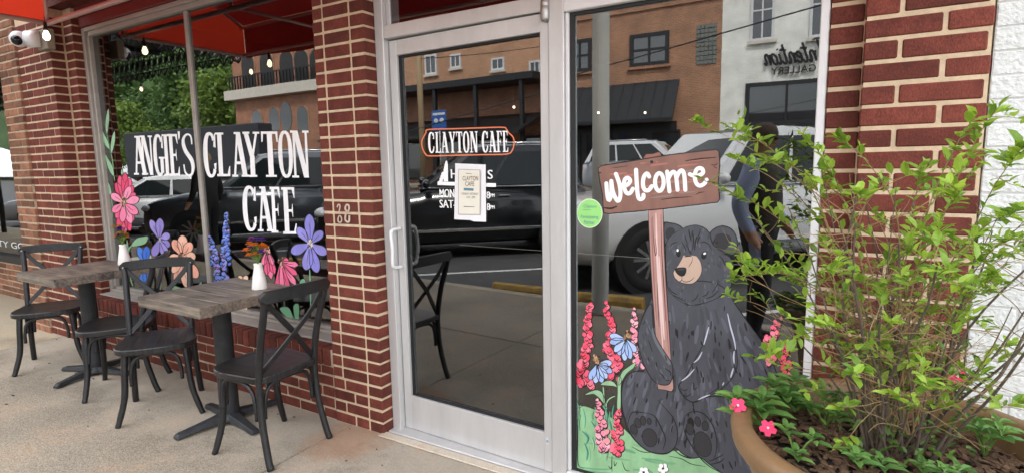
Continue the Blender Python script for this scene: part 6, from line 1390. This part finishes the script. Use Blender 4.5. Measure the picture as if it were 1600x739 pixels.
for i, x in enumerate((-15.5, -13.6, -11.8, -10.1, -8.6, -7.2)): bulb((x, CYF-.05, CZ-.5), 'string bulb along the reflected iron lace canopy, %s from its far end' % ('first', 'second', 'third', 'fourth', 'fifth', 'sixth')[i], CZ-.1)
# ---------------- hill and trees
hv = []; hf = []; nh = 46
for i in range(nh+1):
    for j in range(15):
        x = -330+i*7.4; y = -52-j*16; d_ = min(1, j/7); h = 58*math.exp(-((x+215)/95)**2-((y+110)/80)**2)*(1+.06*math.sin(i*.7+j)+.05*math.sin(i*1.9))*min(1, .25+d_*2)-.4
        hv.append((x, y, h))
for i in range(nh):
    for j in range(14): hf.append((i*15+j, i*15+j+1, (i+1)*15+j+1, (i+1)*15+j))
o = MB().add(hv, hf).build('hill', mk('wooded_hill_ground', (.03, .06, .015), .95, .4, .12, .3), smooth=True); tag(o, kind='structure')
lg1 = leafmat('tree_leaf_yellow_green', (.10, .17, .03), (.2, .3, .06), .3, .6); lg2 = leafmat('tree_leaf_green', (.035, .085, .02), (.09, .17, .04), .3, .6)
wd = MB(); hq = random.Random(5)
for i in range(7000):
    x = hq.uniform(-325, -60); y = hq.uniform(-60, -200)
    h = 58*math.exp(-((x+215)/95)**2-((y+110)/80)**2)
    if h < 4: continue
    p = Vector((x, y, h+hq.uniform(-.5, 5))); s_ = hq.uniform(2.2, 4.5)
    leafquad(wd, p, Vector((hq.uniform(-1, 1), hq.uniform(-1, 1), hq.uniform(-.4, 1))), Vector((hq.uniform(-1, 1), hq.uniform(-1, 1), 1)), s_*1.5, s_)
o = wd.build('woodland', lg2); tag(o, 'far green woodland covering the hill behind the street', 'woodland', kind='stuff')
def tree(x, y, z, h, rx, mat, label, seed, n=1500):
    q = random.Random(seed); t = thing('tree', label, 'tree', (x, y, z), 'trees behind the street')
    tr = MB(); tr.tube(spline([(x, y, z-1), (x+.2, y, z+h*.25), (x+q.uniform(-.4, .4), y, z+h*.5), (x, y, z+h*.85)], 3), [.38*h/10*(1-.07*i) for i in range(10)], 8)
    cl = []
    for i in range(26):
        a = q.uniform(0, 6.28); f = q.random(); rr_ = rx*math.sqrt(q.random())*(1-.5*abs(f-.4)); c = Vector((x+rr_*math.cos(a), y+rr_*math.sin(a), z+h*(.28+.66*f))); cl.append(c)
        tr.tube([(x, y, z+h*(.2+.5*f)), Vector((x, y, z+h*(.2+.5*f))).lerp(c, .6)+Vector((0, 0, .2)), c], [.09, .06, .02], 5)
    tr.build('trunk', M['twig'], t); cr = MB()
    for i in range(n):
        c = q.choice(cl); v = Vector((q.gauss(0, 1), q.gauss(0, 1), q.gauss(0, .8))); v = v*(rx*.2); p = c+v; s = h*.024*q.uniform(.7, 1.6)
        leafquad(cr, p, Vector((q.uniform(-1, 1), q.uniform(-1, 1), q.uniform(-1, .6))), Vector((q.uniform(-1, 1), q.uniform(-1, 1), 1)), s*1.6, s)
    cr.build('crown', mat, t)
for i, (u, v, Y, h, mat, lab) in enumerate([(205, 200, -30, 8.5, lg1, 'bright yellow green tree reflected above the word ANGIE'), (262, 200, -46, 15, lg2, 'dark green tree reflected left of the window mullion'), (318, 200, -44, 15, lg2, 'green tree reflected just right of the window mullion'), (355, 200, -40, 13, lg1, 'yellowish tree reflected beside the arched building'), (240, 200, -70, 23, lg2, 'tall dark tree on the slope behind, reflected above the word ANGIE'), (300, 200, -76, 26, lg2, 'tall tree on the slope behind the window mullion reflection'), (345, 200, -70, 23, lg2, 'tall tree on the slope left of the arched building'), (170, 200, -60, 18, lg2, 'dark tree at the left end of the reflected trees')]):
    q = mir(u, v, Y, GL); tree(q.x, Y, 0 if Y > -52 else 2, h, h*.38, mat, lab, 40+i, 4600)
# ---------------- people
def person(label, loc, heading, H, cols, cap, pose, fat=1.0):
    t = thing('person', label, 'person', (0, 0, 0)); k = H/1.75
    J = {'pel': (0, 0, .97, .15, .12), 'wst': (0, 0, 1.1, .15, .115), 'chest': (.0, 0, 1.3, .17, .125), 'neck': (-.005, 0, 1.47, .062, .062), 'nk2': (.01, 0, 1.53, .056, .06), 'head': (.02, 0, 1.62, .078, .096), 'crown': (.0, 0, 1.71, .06, .075)}
    E = [('pel', 'wst'), ('wst', 'chest'), ('chest', 'neck'), ('neck', 'nk2'), ('nk2', 'head'), ('head', 'crown')]
    for s, n in ((1, 'l'), (-1, 'r')):
        fw = .04*s
        J.update({'hip'+n: (0, s*.095, .9, .1, .1), 'kn'+n: (.02+fw, s*.1, .5, .065, .068), 'an'+n: (-.02+fw, s*.105, .1, .045, .05), 'ft'+n: (.05+fw, s*.11, .05, .045, .04), 'toe'+n: (.15+fw, s*.12, .04, .04, .03)})
        ex, hx_ = pose[0 if s > 0 else 1]
        J.update({'sh'+n: (0, s*.18, 1.42, .07, .07), 'el'+n: (ex[0], s*.25, ex[1], .052, .052), 'wr'+n: (hx_[0], s*hx_[2], hx_[1], .036, .036), 'hd'+n: (hx_[0]+.05, s*hx_[2]*.97, hx_[1]-.05, .038, .022)})
        E += [('pel', 'hip'+n), ('hip'+n, 'kn'+n), ('kn'+n, 'an'+n), ('an'+n, 'ft'+n), ('ft'+n, 'toe'+n), ('chest', 'sh'+n), ('sh'+n, 'el'+n), ('el'+n, 'wr'+n), ('wr'+n, 'hd'+n)]
        for fi in range(4):
            nm = 'f%d%s' % (fi, n); J[nm] = (hx_[0]+.075+.006*(1.5-abs(fi-1.5)), s*(hx_[2]-.03+.02*fi), hx_[1]-.12+.008*abs(fi-1), .009, .009); E.append(('hd'+n, nm))
        J['th'+n] = (hx_[0]+.09, s*(hx_[2]-.05), hx_[1]-.07, .01, .01); E.append(('wr'+n, 'th'+n))
    J['nose'] = (.115, 0, 1.61, .012, .014); E.append(('head', 'nose'))
    nm = list(J); me = bpy.data.meshes.new('p'); me.from_pydata([tuple(c*k for c in J[a][:3]) for a in nm], [(nm.index(a), nm.index(b)) for a, b in E], []); me.update()
    ob = bpy.data.objects.new('p', me); C.objects.link(ob); ob.modifiers.new('s', 'SKIN'); sb = ob.modifiers.new('d', 'SUBSURF'); sb.levels = 2; sb.render_levels = 2
    for i, a in enumerate(nm):
        sv = me.skin_vertices[0].data[i]; sv.radius = (J[a][3]*k*(fat if a[0] in 'pwcsehk' else 1), J[a][4]*k*(fat if a[0] in 'pwcsehk' else 1)); sv.use_root = (a == 'pel')
    dg = bpy.context.evaluated_depsgraph_get(); m2 = bpy.data.meshes.new_from_object(ob.evaluated_get(dg)); bpy.data.objects.remove(ob)
    m2.materials.clear()
    for c_ in cols: m2.materials.append(c_)          # 0 trousers, 1 top, 2 sleeves, 3 skin, 4 shoes
    for p in m2.polygons:
        c_ = p.center/k; z = c_.z; p.use_smooth = True
        i = 1
        if z < .09: i = 4
        elif z > 1.5: i = 3
        elif abs(c_.y) > .19 or (abs(c_.y) > .165 and z > 1.36): i = 2
        elif z < .93: i = 0
        for s in range(2):
            hx_ = pose[s][1]; 
            if (c_.y > 0) == (s == 0) and abs(c_.y) > .2 and abs(z-(hx_[1]-.06)) < .085 and abs(c_.x-hx_[0]-.05) < .1: i = 3
        p.material_index = i
    body = link('body', m2, None, t, True)
    if cap:
        cm = cap; cp = MB().lathe([(.101*k, 1.63*k), (.102*k, 1.68*k), (.088*k, 1.725*k), (.05*k, 1.752*k), (.001, 1.76*k)], 18, (.012, 0, 0))
        cp.prism([((.1+.085*math.sin(math.pi*i/8))*k, (.085-.17*i/8)*k, (1.635-.012*math.sin(math.pi*i/8))*k) for i in range(9)], (0, 0, .006)); cp.build('cap', cm, t, smooth=True)
    for s in (-1, 1):
        MB().ball((.102*k, s*.033*k, 1.632*k), .011*k, 8, 6).build('eye', M['lens'], t); MB().ball((.01*k, s*.085*k, 1.62*k), .026*k, 8, 6, (.7, .4, 1.2)).build('ear', cols[3], t, smooth=True)
    MB().box(.094*k, .1*k, -.022*k, .022*k, 1.562*k, 1.568*k).build('mouth', mk('lip', srgb(150, 90, 80), .6, .1, 20, 0), t)
    t.location = loc; t.rotation_euler = (0, 0, heading); return t
skin = mk('skin', srgb(196, 150, 122), .55, .08, 20, 0); denim = mk('black_trousers', (.012, .012, .014), .8, .2, 30, .1); vest = mk('dark_brown_vest', (.05, .038, .028), .8, .3, 20, .2); shirt = mk('pale_blue_shirt', srgb(164, 176, 206), .75, .08, 10, .2, bscale=14, dist=.05); shoe = mk('dark_shoes', (.02, .018, .016), .6, .2, 20, 0); capm = mk('brown_cap', (.07, .045, .03), .8, .2, 30, .1)
q = mir(1192, 190, -2.4)
person('person in brown cap, dark vest and pale blue sleeves reflected behind the shrub', (q.x, -2.4, 0), R(8), q.z/1.01, [denim, vest, shirt, skin, shoe], capm, (((-.09, 1.14), (.0, .92, .27)), ((.0, 1.14), (.12, .95, .26))), 1.3)
q = mir(347, 236, -3.0, GL); tanc = mk('tan_hat', srgb(176, 146, 108), .8, .15, 20, .1); dk = mk('black_coat', (.014, .013, .013), .8, .2, 20, .1)
person('person in tan hat and black clothes reflected over the word CLAYTON', (q.x, -2.7, 0), R(170), mir(347, 236, -2.7, GL).z/1.01, [denim, dk, dk, skin, shoe], tanc, (((.0, 1.14), (.1, .93, .26)), ((.0, 1.14), (.12, .95, .26))))
